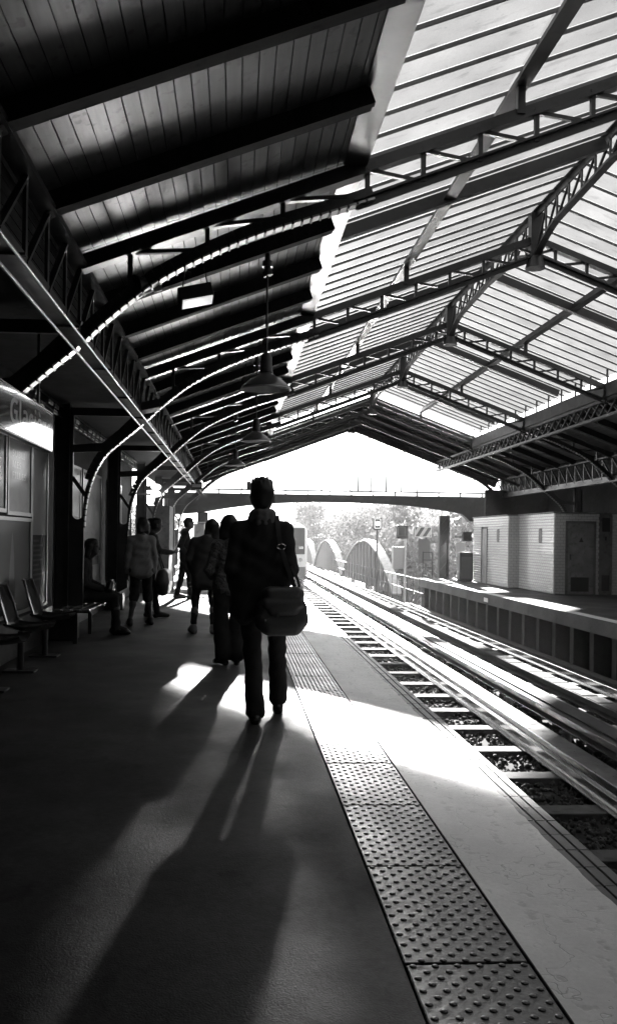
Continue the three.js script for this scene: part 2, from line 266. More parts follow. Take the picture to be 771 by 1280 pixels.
// ------------------------------------------------------------------ roof frames
const ACRV = new THREE.CatmullRomCurve3([[-1.965, 0.4], [-1.965, 1.2], [-1.955, 1.66], [-1.87, 2.07], [-1.72, 2.37], [-1.5, 2.58], [-1.24, 2.8], [-1.0, 3.03], [-0.61, 3.34], [-0.18, 3.57], [0.19, 3.73], [0.62, 3.875], [1.05, 4.02]].map(p => new THREE.Vector3(p[0], p[1], 0)));
const APTS = ACRV.getSpacedPoints(70);
const ay = x => { for (let i = 1; i < APTS.length; i++) if (APTS[i].x >= x && APTS[i].y > 1) { const a = APTS[i - 1], b = APTS[i]; return a.y + (b.y - a.y) * (x - a.x) / Math.max(1e-6, b.x - a.x); } return 4; };
const bc = x => 3.99 + 0.385 * (x - BE);      // bottom chord
const tc = x => by(x) - 0.09;                 // centre of top chord below the boards
function makeFrame() {
  const o = new THREE.Group();
  const Z = new THREE.Vector3(0, 0, 1);
  for (const side of [1, -1]) {
    const X = side > 0 ? (x => x) : mx, P = (x, y) => new THREE.Vector3(X(x), y, 0);
    const add = (n, g, m) => part(o, n, g, m);
    add('column', [bx(0, 0, 0, 0, 0, 0), ...[-0.095, 0.083].map(d => { const g = new THREE.BoxGeometry(0.012, 3.05, 0.16); g.translate(X(-2.245) + d + 0.006, 1.525, 0); return metreUV(g); }), (() => { const g = new THREE.BoxGeometry(0.165, 3.05, 0.02); g.translate(X(-2.245), 1.525, 0); return metreUV(g); })()].slice(1), M.iron);
    add('column_base', [(() => { const g = new RoundedBoxGeometry(0.34, 0.3, 0.3, 2, 0.02); g.translate(X(-2.2), 0.15, 0); return metreUV(g); })()], M.iron);
    // bracket plate with its opening
    const sh = new THREE.Shape(); sh.moveTo(-2.15, 0.3); const cp = APTS.filter(p => p.x <= -1.2);
    cp.forEach(p => sh.lineTo(p.x, p.y)); sh.lineTo(-1.2, 3.0); sh.lineTo(-2.15, 3.0); sh.closePath();
    const h = new THREE.Path(); h.moveTo(-2.11, 2.42); h.lineTo(-2.11, 1.66); h.absarc(-2.045, 1.62, 0.065, Math.PI, 2 * Math.PI, false); h.lineTo(-1.975, 1.75); h.lineTo(-1.95, 1.95); h.lineTo(-1.87, 2.2); h.lineTo(-1.78, 2.38); h.lineTo(-1.74, 2.44); h.closePath(); sh.holes.push(h); const h2 = new THREE.Path(); h2.moveTo(-2.11, 2.9); h2.lineTo(-2.11, 2.52); h2.lineTo(-1.74, 2.55); h2.lineTo(-1.54, 2.72); h2.lineTo(-1.36, 2.9); h2.closePath(); sh.holes.push(h2);
    const bp = new THREE.ExtrudeGeometry(sh, { depth: 0.05, bevelEnabled: false }); bp.translate(0, 0, -0.025);
    if (side < 0) { bp.scale(-1, 1, 1); bp.translate(2 * RX, 0, 0); const ix = bp.attributes.position; for (let i = 0; i < ix.count; i += 3) for (const at of Object.values(bp.attributes)) for (let c = 0; c < at.itemSize; c++) { const t = at.array[(i + 1) * at.itemSize + c]; at.array[(i + 1) * at.itemSize + c] = at.array[(i + 2) * at.itemSize + c]; at.array[(i + 2) * at.itemSize + c] = t; } bp.computeVertexNormals(); }
    add('bracket', metreUV(bp), M.iron);
    add('brace', bar(P(-2.12, 2.1), P(-1.95, 1.86), 0.05, 0.035, Z), M.iron);
    // arched rib: web, and flange in riveted plates
    const web = [], fl = [];
    for (let i = 22; i < APTS.length - 1; i++) { const a = APTS[i], b = APTS[i + 1], t = b.clone().sub(a).normalize(), nn = new THREE.Vector3(-t.y, t.x, 0); const s = 0.05; web.push(bar(P(a.x + nn.x * s, a.y + nn.y * s), P(b.x + nn.x * s, b.y + nn.y * s), 0.09, 0.03, Z)); }
    add('arched_rib', web, M.iron);
    for (let i = 14; i < APTS.length - 1; i++) { const a = APTS[i], b = APTS[i + 1], t = b.clone().sub(a), nn = new THREE.Vector3(-t.y, t.x, 0).normalize(); const f = (q, k) => P(a.x + t.x * k - nn.x * 0.008 * q, a.y + t.y * k - nn.y * 0.008 * q);
      add('flange_plate', bar(f(1, 0.12), f(1, 0.88), 0.016, 0.1, Z), M.flange); add('rivet_bar', bar(f(1.6, -0.1), f(1.6, 0.1), 0.024, 0.11, Z), M.iron); }
    // chords
    add('top_chord', tee(P(EX, tc(EX)), P(BE, tc(BE)), 0.13, 0.13, new THREE.Vector3(0, 1, 0), 0.02), M.iron); add('top_chord', tee(P(BE, tc(BE)), P(RX, tc(RX)), 0.11, 0.1, new THREE.Vector3(0, 1, 0), 0.02), M.iron);
    add('bottom_chord', tee(P(0.9, bc(0.9)), P(RX, bc(RX)), 0.11, 0.08, new THREE.Vector3(0, -1, 0), 0.018), M.iron);
    for (const x of [-0.84, -0.25, 0.33]) { add('post', bar(P(x, ay(x) + 0.06), P(x, tc(x)), 0.035, 0.05, Z), M.iron); add('diagonal', bar(P(x + 0.03, tc(x) - 0.04), P(x + 0.5, ay(x + 0.5) + 0.08), 0.03, 0.045, Z), M.iron); }
    for (const x of [0.99, 1.43, 1.88, 2.33, 2.78, 3.23, 3.66]) { add('post', bar(P(x, bc(x)), P(x, tc(x)), 0.035, 0.04, Z), M.iron); add('diagonal', bar(P(x + 0.02, tc(x) - 0.03), P(x + 0.4, bc(Math.min(x + 0.4, 3.9)) + 0.02), 0.03, 0.035, Z), M.iron); }
    const px = side > 0 ? 2.2 : 2.5;
    add('purlin_post', bar(P(px, tc(px)), P(px, gy(px) - 0.14), 0.06, 0.06, Z), M.iron);
  }
  const g = []; g.push((() => { const q = new THREE.BoxGeometry(0.16, 0.66, 0.14); q.translate(RX, 5.38, 0); return metreUV(q); })());
  part(o, 'king_post', [...g, (() => { const q = new THREE.CylinderGeometry(0.08, 0.14, 0.2, 8); q.translate(RX, 5.08, 0); return q; })()], M.iron);
  return o;
}
{
  const proto = makeFrame();
  FR.forEach((D, i) => {
    if (D < -3 ) return;
    const o = i === 0 ? proto : proto.clone();
    o.name = numbered('roof_truss'); o.position.z = -D;
    const words = ['under the boarded roof before the glass starts', 'at the start of the glass roof before the moulded seats', 'carrying the floodlight with added glow beside the largest hanging lamp', 'whose column stands between the moulded seats and the bench', 'whose column stands between posters past the seated person', 'whose column stands next to the grey boxed hoarding', 'at the far end of the glass where the boarded bay begins', 'standing in the open end gable above the arched beam'];
    o.userData = { label: 'arched iron roof truss ' + words[i], category: 'roof truss', group: 'roof trusses along the station hall' };
    scene.add(o);
  });
}
// ------------------------------------------------------------------ glazed lantern roof
{
  const R = thing('glazed_roof', 'translucent glass lantern roof over the tracks with iron glazing bars', 'glass roof');
  const bars = [], n = Math.round((GL1 - GL0) / 0.39), step = (GL1 - GL0) / n;
  for (const side of [1, -1]) {
    const X = side > 0 ? (x => x) : mx, px = side > 0 ? 2.2 : 2.5, xe = 0.72, P = (x, D, dy = 0) => V(X(x), gy(x) + dy, D);
    for (let i = 0; i <= n; i++) {
      const D = GL0 + i * step;
      part(R, 'glazing_bar', tee(P(xe, D, -0.022), P(RX - 0.03, D, -0.022), 0.018, 0.028, new THREE.Vector3(0, 1, 0), 0.009), M.glazingBarFlare);
      if (i === n) break;
      for (const [a, b] of [[xe, px], [px, RX - 0.02]]) {
        const q = [P(a, D + 0.001), P(b, D + 0.001), P(b, D + step - 0.001), P(a, D + step - 0.001)];
        const g = new THREE.BufferGeometry(); const p = []; [0, 1, 2, 0, 2, 3].forEach(k => p.push(q[k].x, q[k].y, q[k].z));
        const u0 = rr(0, 3), v0 = rr(0, 3), L = (b - a) * 1.07, uvs = [[0, 0], [L, 0], [L, step], [0, step]]; const uv = []; [0, 1, 2, 0, 2, 3].forEach(k => uv.push(v0 + uvs[k][1], u0 + uvs[k][0]));
        g.setAttribute('position', new THREE.Float32BufferAttribute(p, 3)); g.setAttribute('uv', new THREE.Float32BufferAttribute(uv, 2)); g.computeVertexNormals();
        part(R, 'pane', g, M.panes[Math.floor(rnd() * 4)]);
      }
    }
    part(R, 'purlin', tee(P(px, GL0, -0.11), P(px, GL1, -0.11), 0.12, 0.12, new THREE.Vector3(0, 1, 0), 0.02), M.iron);
    // curb beam carrying the glass edge
    const c = side > 0 ? [0.84, BE] : [mx(BE), mx(0.84)];
    part(R, 'curb_beam', side > 0 ? bx(0.88, c[1], 4.31, 4.6, GL0, GL1) : bx(c[0], c[1], 4.1, 4.33, GL0, GL1), M.curb);
    if (side < 0) for (let i = 0; i <= n; i += 2) part(R, 'stub_post', bar(V(c[0] + 0.05, 4.33, GL0 + i * step + 0.02), V(c[0] + 0.05, 4.6, GL0 + i * step + 0.02), 0.03, 0.03, new THREE.Vector3(1, 0, 0)), M.iron);
    part(R, 'curb_flange', bx(side > 0 ? 0.80 : c[0] - 0.012, side > 0 ? 0.985 : c[1] + 0.04, side > 0 ? 4.275 : 4.07, side > 0 ? 4.306 : 4.097, GL0, GL1), M.iron);
    if (side > 0) for (let i = 0; i < n; i++) part(R, 'curb_slot', bx(BE + 0.001, BE + 0.009, 4.43, 4.455, GL0 + i * step + 0.03, GL0 + (i + 1) * step - 0.04), M.iron);
    // plain intermediate beams
    for (const D of FR) { const d = D + 2.34; if (d < GL0 + 1 || d > GL1) continue; part(R, 'intermediate_beam', tee(P(0.99, d, -0.13), P(RX - 0.05, d, -0.13), 0.1, 0.14, new THREE.Vector3(0, 1, 0), 0.02), M.iron); }
  }
  // lattice girder under the far curb
  const lat = thing('lattice_girder', 'dark lattice girder under the glass edge on the kiosk side', 'lattice girder');
  const lx = mx(BE) + 0.06; part(lat, 'chord', bx(lx - 0.05, lx + 0.05, 4.0, 4.06, GL0, END), M.iron); part(lat, 'chord', bx(lx - 0.05, lx + 0.05, 3.7, 3.75, GL0, END), M.iron);
  for (let D = 6, k = 0; D < END - 0.5; D += 0.39, k++) { part(lat, 'lattice_bar', bar(V(lx, 3.75, D), V(lx, 4.0, D + 0.39), 0.02, 0.04, new THREE.Vector3(1, 0, 0)), M.iron); part(lat, 'lattice_bar', bar(V(lx - 0.022, 4.0, D), V(lx - 0.022, 3.75, D + 0.39), 0.02, 0.04, new THREE.Vector3(1, 0, 0)), M.iron); }
  // ridge girder
  const rg = thing('ridge_girder', 'long lattice ridge girder with curved brackets under the glass roof', 'ridge girder');
  part(rg, 'top_chord', tee(V(RX, RY - 0.06, GL0), V(RX, RY - 0.06, GL1), 0.1, 0.1, new THREE.Vector3(0, -1, 0), 0.02), M.iron);
  const low = D => { let d = 9; for (const f of FR) d = Math.min(d, Math.abs(D - f)); return d < 0.9 ? 5.12 + 0.24 * Math.sin(Math.PI / 2 * d / 0.9) : 5.36 + 0.04 * (d - 0.9); };
  for (let D = GL0; D < GL1 - 0.1; D += 0.195) part(rg, 'bottom_chord', bar(V(RX, low(D), D), V(RX, low(D + 0.195), D + 0.196), 0.09, 0.03), M.iron);
  for (let i = 0; i < n; i++) { const D = GL0 + i * step; part(rg, 'vertical', bar(V(RX, low(D), D), V(RX, RY - 0.08, D), 0.03, 0.02, new THREE.Vector3(1, 0, 0)), M.iron); part(rg, 'lacing', bar(V(RX, RY - 0.1, D), V(RX, low(D + step), D + step), 0.025, 0.025, new THREE.Vector3(1, 0, 0)), M.iron); }
}
// ------------------------------------------------------------------ boarded slopes
function boarded(name, label, side, D0, D1, xa, xb, nb, matSet) {
  const B = thing(name, label, 'boarded roof');
  const X = side > 0 ? (x => x) : mx, up = new THREE.Vector3(side > 0 ? -S : S, 1, 0).normalize();
  const w = (xb - xa) / nb; let count = 0;
  for (let r = D0; r < D1 - 0.05; r += 1.17) {
    const e = Math.min(r + 1.17, D1), sky = [];
    for (let i = 0; i < nb; i++) {
      const x = xa + (i + 0.5) * w;
      const g = bar(V(X(x), by(x) + 0.012 + rr(-0.0015, 0.0015), r + 0.004), V(X(x), by(x) + 0.012 + rr(-0.0015, 0.0015), e - 0.004), w * 1.068 - 0.007, 0.022, up);
      g.attributes.uv.array.forEach((v, k, a) => { a[k] = v + (k % 2 ? 0.37 * i : 0.23 * i); });
      if (r > 1 && r < 16 && side > 0) part(B, 'plank', g, matSet[Math.floor(rnd() * matSet.length)]); else sky.push(g);
    }
    if (sky.length) part(B, 'plank_field', sky, matSet[0]).userData.kind = 'stuff';
    // waterproof backing above the planks
    part(B, 'roof_sheet', bar(V(X((xa + xb) / 2), by((xa + xb) / 2) + 0.05, r), V(X((xa + xb) / 2), by((xa + xb) / 2) + 0.05, e), (xb - xa) * 1.068, 0.03, up), M.darkBoard);
    let onFrame = FR.some(f => Math.abs(f - r) < 0.1);
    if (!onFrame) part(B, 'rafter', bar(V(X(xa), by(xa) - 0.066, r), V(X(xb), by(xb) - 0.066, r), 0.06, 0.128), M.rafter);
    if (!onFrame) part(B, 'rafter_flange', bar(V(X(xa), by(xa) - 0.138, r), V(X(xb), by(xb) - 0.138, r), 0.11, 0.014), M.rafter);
  }
  return B;
}
boarded('boarded_slope', 'plank ceiling slope over the waiting platform with dark rafters', 1, -2.51, GL1, EX, BE - 0.13, 22, M.plank);
boarded('boarded_slope', 'plank ceiling slope over the kiosk platform with dark rafters', -1, -2.51, GL1, EX, BE - 0.13, 22, M.plank);
boarded('end_gable_slope', 'boarded end bay rising from the waiting platform side to the gable peak', 1, GL1, END, EX, RX, 50, M.plank);
boarded('end_gable_slope', 'boarded end bay falling from the gable peak to the kiosk side', -1, GL1, END, EX, RX, 50, M.plank);
boarded('rear_roof', 'boarded roof bay over the near end of the waiting platform side', 1, ST, -2.52, EX, RX, 20, M.plank);
boarded('rear_roof', 'boarded roof bay over the near end of the kiosk side', -1, ST, -2.52, EX, RX, 20, M.plank);
boarded('rear_roof', 'boarded middle roof bay before the glass begins, waiting platform side', 1, -2.51, GL0, BE - 0.12, RX, 12, M.plank);
boarded('rear_roof', 'boarded middle roof bay before the glass begins, kiosk side', -1, -2.51, GL0, BE - 0.12, RX, 12, M.plank);
{ // gable barge board with hanging drip pegs
  const t = thing('gable_barge_board', 'pale barge board along the open end gable', 'barge board');
  for (const side of [1, -1]) { const X = side > 0 ? (x => x) : mx;
    part(t, 'board', bar(V(X(EX), by(EX) - 0.16, END + 0.03), V(X(RX), by(RX) - 0.16, END + 0.03), 0.05, 0.42), M.iron);
    for (let x = EX + 0.2; x < RX; x += 0.62) part(t, 'peg', cyl(V(X(x), by(x) - 0.36, END), V(X(x), by(x) - 0.52, END), 0.018), M.iron);
    part(t, 'end_rail', bar(V(X(EX), by(EX) - 0.42, GL1 + 2.3), V(X(RX), by(RX) - 0.42, GL1 + 2.3), 0.08, 0.08), M.iron); }
}
// ------------------------------------------------------------------ eaves girders, side aisles, walls
for (const side of [1, -1]) {
  const X = side > 0 ? (x => x) : mx, w = side > 0 ? 'waiting platform side' : 'kiosk platform side';
  const t = thing('eaves_girder', 'long lattice eaves girder with bright lower flange on the ' + w, 'eaves girder');
  const B = (x0, x1, y0, y1, D0, D1) => side > 0 ? bx(x0, x1, y0, y1, D0, D1) : bx(mx(x1), mx(x0), y0, y1, D0, D1);
  part(t, 'bottom_chord', B(EX - 0.07, EX + 0.07, 2.80, 2.83, ST, END), M.iron);
  part(t, 'bottom_web', B(EX - 0.012, EX + 0.012, 2.833, 2.95, ST, END), M.iron);
  part(t, 'top_chord', B(EX - 0.06, EX + 0.06, 3.40, 3.44, ST, END), M.iron);
  for (let D = 1; D < END - 0.6; D += 0.585) { part(t, 'upright', bar(V(X(EX), 2.83, D), V(X(EX), 3.4, D), 0.05, 0.02, new THREE.Vector3(1, 0, 0)), M.iron); part(t, 'lattice_bar', bar(V(X(EX) , 2.9, D), V(X(EX), 3.4, D + 0.585), 0.02, 0.04, new THREE.Vector3(1, 0, 0)), M.iron); }
  if (side > 0) { const c = thing('conduit', 'pair of shining steel conduits running below the eaves girder', 'conduit');
    for (const [x, y] of [[EX + 0.1, 2.775], [EX - 0.02, 2.765]]) part(c, 'pipe', cyl(V(x, y, ST), V(x, y, END), 0.01, 0.01, 8), mat(0.3, 0.45, { metalness: 0.8, roughnessMap: grimeR }));
    for (let D = 3; D < END; D += 1.56) part(c, 'saddle', bx(EX - 0.05, EX + 0.13, 2.782, 2.797, D, D + 0.03), M.iron); }
  // slatted fascia behind the girder, aisle roof
  const f = thing('fascia', 'dark slatted fascia behind the lattice girder on the ' + w, 'fascia');
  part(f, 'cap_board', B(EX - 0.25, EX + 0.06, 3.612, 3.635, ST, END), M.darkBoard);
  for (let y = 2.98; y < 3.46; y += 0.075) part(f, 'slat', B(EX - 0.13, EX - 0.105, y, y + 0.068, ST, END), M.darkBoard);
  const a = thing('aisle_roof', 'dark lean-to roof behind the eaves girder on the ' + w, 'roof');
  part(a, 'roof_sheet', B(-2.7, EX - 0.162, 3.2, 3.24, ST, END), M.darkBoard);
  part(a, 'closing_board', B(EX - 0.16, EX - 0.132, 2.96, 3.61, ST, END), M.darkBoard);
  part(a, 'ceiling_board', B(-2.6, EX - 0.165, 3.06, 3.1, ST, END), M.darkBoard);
}
const WX = -2.42;
{
  const w = thing('platform_wall', 'dark panelled wall carrying the posters behind the seats', 'wall');
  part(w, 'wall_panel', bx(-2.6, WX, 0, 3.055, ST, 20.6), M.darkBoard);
  part(w, 'dado', bx(WX, WX + 0.03, 0, 0.42, ST, 20.6), M.iron);
  part(w, 'cornice', bx(WX, WX + 0.06, 2.9, 3.05, ST, 20.6), M.iron);
  const r = thing('kiosk_side_wall', 'dark rear wall of the kiosk platform', 'wall');
  part(r, 'wall_panel', bx(10.62, 10.8, 0, 3.055, ST, 29.5), M.darkBoard); part(r, 'end_panel', bx(8.45, 10.8, 0, 3.055, 29.505, 29.65), M.darkBoard);
  const e = thing('rear_end_wall', 'dark wall closing the near end of the station hall', 'wall');
  part(e, 'wall_panel', bx(-2.6, 10.8, -1.5, 5.4, ST - 0.25, ST - 0.02), M.darkBoard);
}
// ------------------------------------------------------------------ canvas helpers for flat print
function print(w, h, draw) { const c = document.createElement('canvas'); c.width = w; c.height = h; const x = c.getContext('2d'); draw(x, w, h); const t = new THREE.CanvasTexture(c); t.colorSpace = THREE.SRGBColorSpace; t.magFilter = THREE.LinearFilter; return t; }
const gr = v => `rgb(${v},${v},${v})`;
function facePanel(D0, D1, y0, y1, x) { // faces +x; reading direction runs toward greater D
  const g = new THREE.BufferGeometry();
  g.setAttribute('position', new THREE.Float32BufferAttribute([x, y0, -D0, x, y0, -D1, x, y1, -D1, x, y0, -D0, x, y1, -D1, x, y1, -D0], 3));
  g.setAttribute('uv', new THREE.Float32BufferAttribute([0, 0, 1, 0, 1, 1, 0, 0, 1, 1, 0, 1], 2)); 
  const p = g.attributes.position.array; g.computeVertexNormals();
  if (g.attributes.normal.getX(0) < 0) { for (const at of ['position', 'uv']) { const A = g.attributes[at], n = A.itemSize; for (let i = 0; i < 6; i += 3) for (let c = 0; c < n; c++) { const q = A.array[(i + 1) * n + c]; A.array[(i + 1) * n + c] = A.array[(i + 2) * n + c]; A.array[(i + 2) * n + c] = q; } } g.computeVertexNormals(); }
  return g;
}
// station name sign
{
  const t = thing('station_sign', 'glossy dark enamel sign reading Glacière in pale letters', 'station sign');
  const tx = print(1024, 120, (x, w, h) => { x.fillStyle = gr(28); x.fillRect(0, 0, w, h); x.strokeStyle = gr(225); x.lineWidth = 5; x.strokeRect(6, 6, w - 12, h - 12); x.fillStyle = gr(235); x.font = 'bold 96px sans-serif'; x.textAlign = 'right'; x.textBaseline = 'alphabetic'; x.scale(1.42, 1); x.fillText('Glacière', (w - 22) / 1.42, 94); });
  part(t, 'sign_board', bx(-1.655, -1.605, 2.075, 2.41, 5.1, 7.78), M.frameMetal);
  part(t, 'enamel_face', facePanel(5.12, 7.76, 2.087, 2.4, -1.601), new THREE.MeshPhysicalMaterial({ map: tx, roughness: 0.08, clearcoat: 1, clearcoatRoughness: 0.03 }));
  for (const o of t.children) { o.geometry.translate(1.6, -2.24, 0); o.geometry.rotateZ(-0.012); o.geometry.translate(-1.6, 2.24, 0); }
  part(t, 'hanger', [bx(-1.64, -1.62, 2.405, 3.058, 5.5, 5.52), bx(-1.64, -1.62, 2.405, 3.058, 7.3, 7.32)], M.iron);
}
// posters
function poster(D0, D1, y0, y1, label, draw, w = 256, h = 384) {
  const t = thing('poster', label, 'poster');
  part(t, 'poster_frame', [bx(WX + 0.002, WX + 0.022, y0 - 0.04, y1 + 0.04, D0 - 0.045, D0), bx(WX + 0.002, WX + 0.022, y0 - 0.04, y1 + 0.04, D1, D1 + 0.045), bx(WX + 0.002, WX + 0.022, y0 - 0.04, y0, D0 + 0.001, D1 - 0.001), bx(WX + 0.002, WX + 0.022, y1, y1 + 0.04, D0 + 0.001, D1 - 0.001)], M.frameMetal);
  part(t, 'print', facePanel(D0 + 0.001, D1 - 0.001, y0 + 0.001, y1 - 0.001, WX + 0.01), new THREE.MeshPhysicalMaterial({ map: print(w, h, draw), roughness: 0.55, clearcoat: 0.35, clearcoatRoughness: 0.16, specularIntensity: 0.5 }));
}
const blotch = (x, w, h, base, amp, n) => { for (let i = 0; i < n; i++) { x.fillStyle = `rgba(${base},${base},${base},${amp})`; x.beginPath(); x.ellipse(rr(0, w), rr(0, h), rr(10, 60), rr(10, 80), rr(0, 3), 0, 7); x.fill(); } };
poster(7.0, 9.32, 1.62, 2.38, 'dark poster lettered Mec! beside the pale text poster', (x, w, h) => { x.fillStyle = gr(45); x.fillRect(0, 0, w, h); blotch(x, w, h, 70, 0.25, 12); x.fillStyle = gr(190); x.font = 'bold 110px sans-serif'; x.textAlign = 'right'; x.fillText('Mec!', w - 14, h * 0.62); }, 384, 256);
poster(9.46, 10.46, 1.6, 2.38, 'pale poster with a block of lettering beside the dark Mec! poster', (x, w, h) => { x.fillStyle = gr(150); x.fillRect(0, 0, w, h); blotch(x, w, h, 120, 0.2, 14); x.fillStyle = gr(205); x.font = 'bold 52px sans-serif'; ['SUBLI', 'MES', 'FILLES'].forEach((s, i) => x.fillText(s, 40, 90 + i * 58)); });
poster(10.56, 11.36, 0.5, 2.38, 'tall pale notice panel next to the iron column by the bench', (x, w, h) => { x.fillStyle = gr(160); x.fillRect(0, 0, w, h * 0.55); x.fillStyle = gr(40); x.fillRect(0, h * 0.55, w, h); x.fillStyle = gr(90); for (let i = 0; i < 9; i++) x.fillRect(30, h * 0.58 + i * 12, rr(90, 190), 5); });
poster(7.0, 10.46, 0.5, 1.5, 'dark picture poster with a pale standing figure shape', (x, w, h) => { x.fillStyle = gr(22); x.fillRect(0, 0, w, h); blotch(x, w, h, 40, 0.4, 20); x.fillStyle = gr(120); x.beginPath(); x.moveTo(w * 0.72, h); x.quadraticCurveTo(w * 0.74, h * 0.4, w * 0.77, h * 0.12); x.quadraticCurveTo(w * 0.81, h * 0.4, w * 0.8, h); x.fill(); x.fillStyle = gr(60); for (let i = 0; i < 4; i++) x.fillRect(w * 0.1, h * (0.3 + 0.12 * i), w * 0.35, 8); }, 512, 256);
poster(12.1, 13.75, 0.55, 2.35, 'tall poster with pale top behind the seated person', (x, w, h) => { x.fillStyle = gr(60); x.fillRect(0, 0, w, h); x.fillStyle = gr(165); x.fillRect(0, 0, w, h * 0.4); x.fillStyle = gr(120); x.fillRect(30, h * 0.43, 150, 16); blotch(x, w, h * 1.1, 130, 0.2, 18); x.fillStyle = gr(140); x.fillRect(0, h * 0.8, w, h * 0.2); });
poster(14.0, 15.8, 0.55, 2.35, 'grey poster between the seated person and the next iron column', (x, w, h) => { x.fillStyle = gr(120); x.fillRect(0, 0, w, h); blotch(x, w, h, 160, 0.25, 16); x.fillStyle = gr(40); x.fillRect(20, h * 0.6, w - 40, 90); });
poster(16.6, 18.6, 0.55, 2.35, 'pale poster beyond the walking person in the light jacket', (x, w, h) => { x.fillStyle = gr(130); x.fillRect(0, 0, w, h); blotch(x, w, h, 90, 0.25, 16); });
// cable ladder with glinting rungs along the wall top
{
  const t = thing('cable_ladder', 'cable ladder with rows of glinting plates along the wall top', 'cable ladder');
  for (const y of [2.86, 3.0]) part(t, 'side_rail', bx(-2.27, -2.24, y, y + 0.015, 9.9, 20), M.iron);
  for (let D = 9.95; D < 19.5; D += 0.36) { for (const [k, y] of [[0, 2.835], [1, 2.915]]) { if (rnd() < 0.25) continue; const o = part(t, 'rung_plate', new RoundedBoxGeometry(0.014, 0.05, 0.24, 2, 0.006), M.flange); o.position.set(-2.25, y + 0.035, -D - 0.1 * k); o.rotation.z = rr(-0.22, -0.1); } }
  for (let D = 10; D < 20; D += 2.34) part(t, 'hanger', bx(-2.265, -2.245, 3.016, 3.058, D, D + 0.03), M.iron);
}
// ------------------------------------------------------------------ hanging lamps
function lamp(x, D, yb, r, label) {
  const t = thing('hanging_lamp', label, 'lamp', 'enamel lamps hanging under the boarded slope');
  const L = (pts) => { const g = new THREE.LatheGeometry(pts.map(p => new THREE.Vector2(p[0], p[1])), 36); g.translate(x, yb, -D); return g; };
  const k = r / 0.22;
  part(t, 'shade', L([[0.215 * k, 0.0], [0.222 * k, 0.006], [0.218 * k, 0.02], [0.19 * k, 0.05], [0.14 * k, 0.095], [0.085 * k, 0.125], [0.062 * k, 0.14], [0.058 * k, 0.15]]), mat(0.08, 0.3, { side: THREE.DoubleSide, clearcoat: 0.5 }));
  part(t, 'inner_shade', L([[0.212 * k, 0.004], [0.186 * k, 0.045], [0.136 * k, 0.09], [0.08 * k, 0.118], [0.01, 0.12]]), mat(0.6, 0.4, { side: THREE.DoubleSide }));
  part(t, 'rim', L([[0.214 * k, -0.004], [0.224 * k, 0.0], [0.226 * k, 0.006], [0.222 * k, 0.011]]), M.frameMetal);
  part(t, 'socket', L([[0.001, 0.15], [0.058 * k, 0.15], [0.06 * k, 0.16], [0.052 * k, 0.2], [0.05 * k, 0.3], [0.04 * k, 0.325], [0.016, 0.34], [0.001, 0.34]]), M.iron);
  part(t, 'bulb', L([[0.001, 0.035], [0.02, 0.038], [0.032, 0.055], [0.03, 0.08], [0.016, 0.1], [0.014, 0.12]]), mat(0.7, 0.2));
  const top = by(x) - 0.145;
  part(t, 'rod', cyl(V(x, yb + 0.33, D), V(x, top - 0.16, D), 0.011), M.iron);
  part(t, 'ceiling_hook', [cyl(V(x, top - 0.19, D), V(x, top, D), 0.035, 0.025), cyl(V(x, top - 0.12, D), V(x, top - 0.07, D), 0.05), cyl(V(x + 0.01, top - 0.2, D), V(x - 0.005, top - 0.16, D), 0.045)], M.iron);
}
lamp(0.255, 8.02, 2.7, 0.225, 'dark enamel lamp on a long rod, largest of its row');
lamp(0.27, 12.70, 2.73, 0.215, 'dark enamel lamp on a long rod, second in its row');
lamp(-0.03, 17.38, 2.75, 0.2, 'dark enamel lamp on a long rod, smallest visible of its row');
// floodlights and loudspeakers on the trusses
function flood(x, y, D, label) {
  const t = thing('floodlight', label, 'floodlight');
  const h = part(t, 'housing', (() => { const g = new RoundedBoxGeometry(0.26, 0.11, 0.16, 2, 0.012); return g; })(), M.black); h.position.set(x, y, -D); h.rotation.set(-0.25, 0.1, 0.28);
  const lit = label.includes('lit'); const d = part(h, 'diffuser', (() => { const g = new THREE.BoxGeometry(0.23, 0.012, 0.12); g.translate(0, -0.058, 0.012); return g; })(), lit ? new THREE.MeshPhysicalMaterial({ color: 0xffffff, emissive: new THREE.Color(1, 1, 1), emissiveIntensity: 0.06, roughness: 0.3 }) : mat(0.8, 0.3));  // added glow stands in for sun glare on the lens
  if (lit) { const q = new THREE.PointLight(0xffffff, 0.004); q.position.set(x, y - 0.1, -D); q.castShadow = true; q.shadow.radius = 4; scene.add(q); }  // weak added light that goes with the lens glow
  part(t, 'yoke', [bar(V(x - 0.1, y + 0.02, D), V(x - 0.08, y + 0.22, D), 0.02, 0.01), bar(V(x + 0.1, y + 0.05, D), V(x + 0.06, y + 0.22, D), 0.02, 0.01)], M.iron);
}
flood(-0.33, 3.18, 6.7, 'black floodlight with a sunlit pale lens, its glare added as glow, under the truss beside the largest lamp');
flood(0.18, 3.36, 11.35, 'small black floodlight on the truss behind the largest lamp');
flood(-1.12, 3.0, 11.3, 'small black floodlight at the joint of girder and truss');
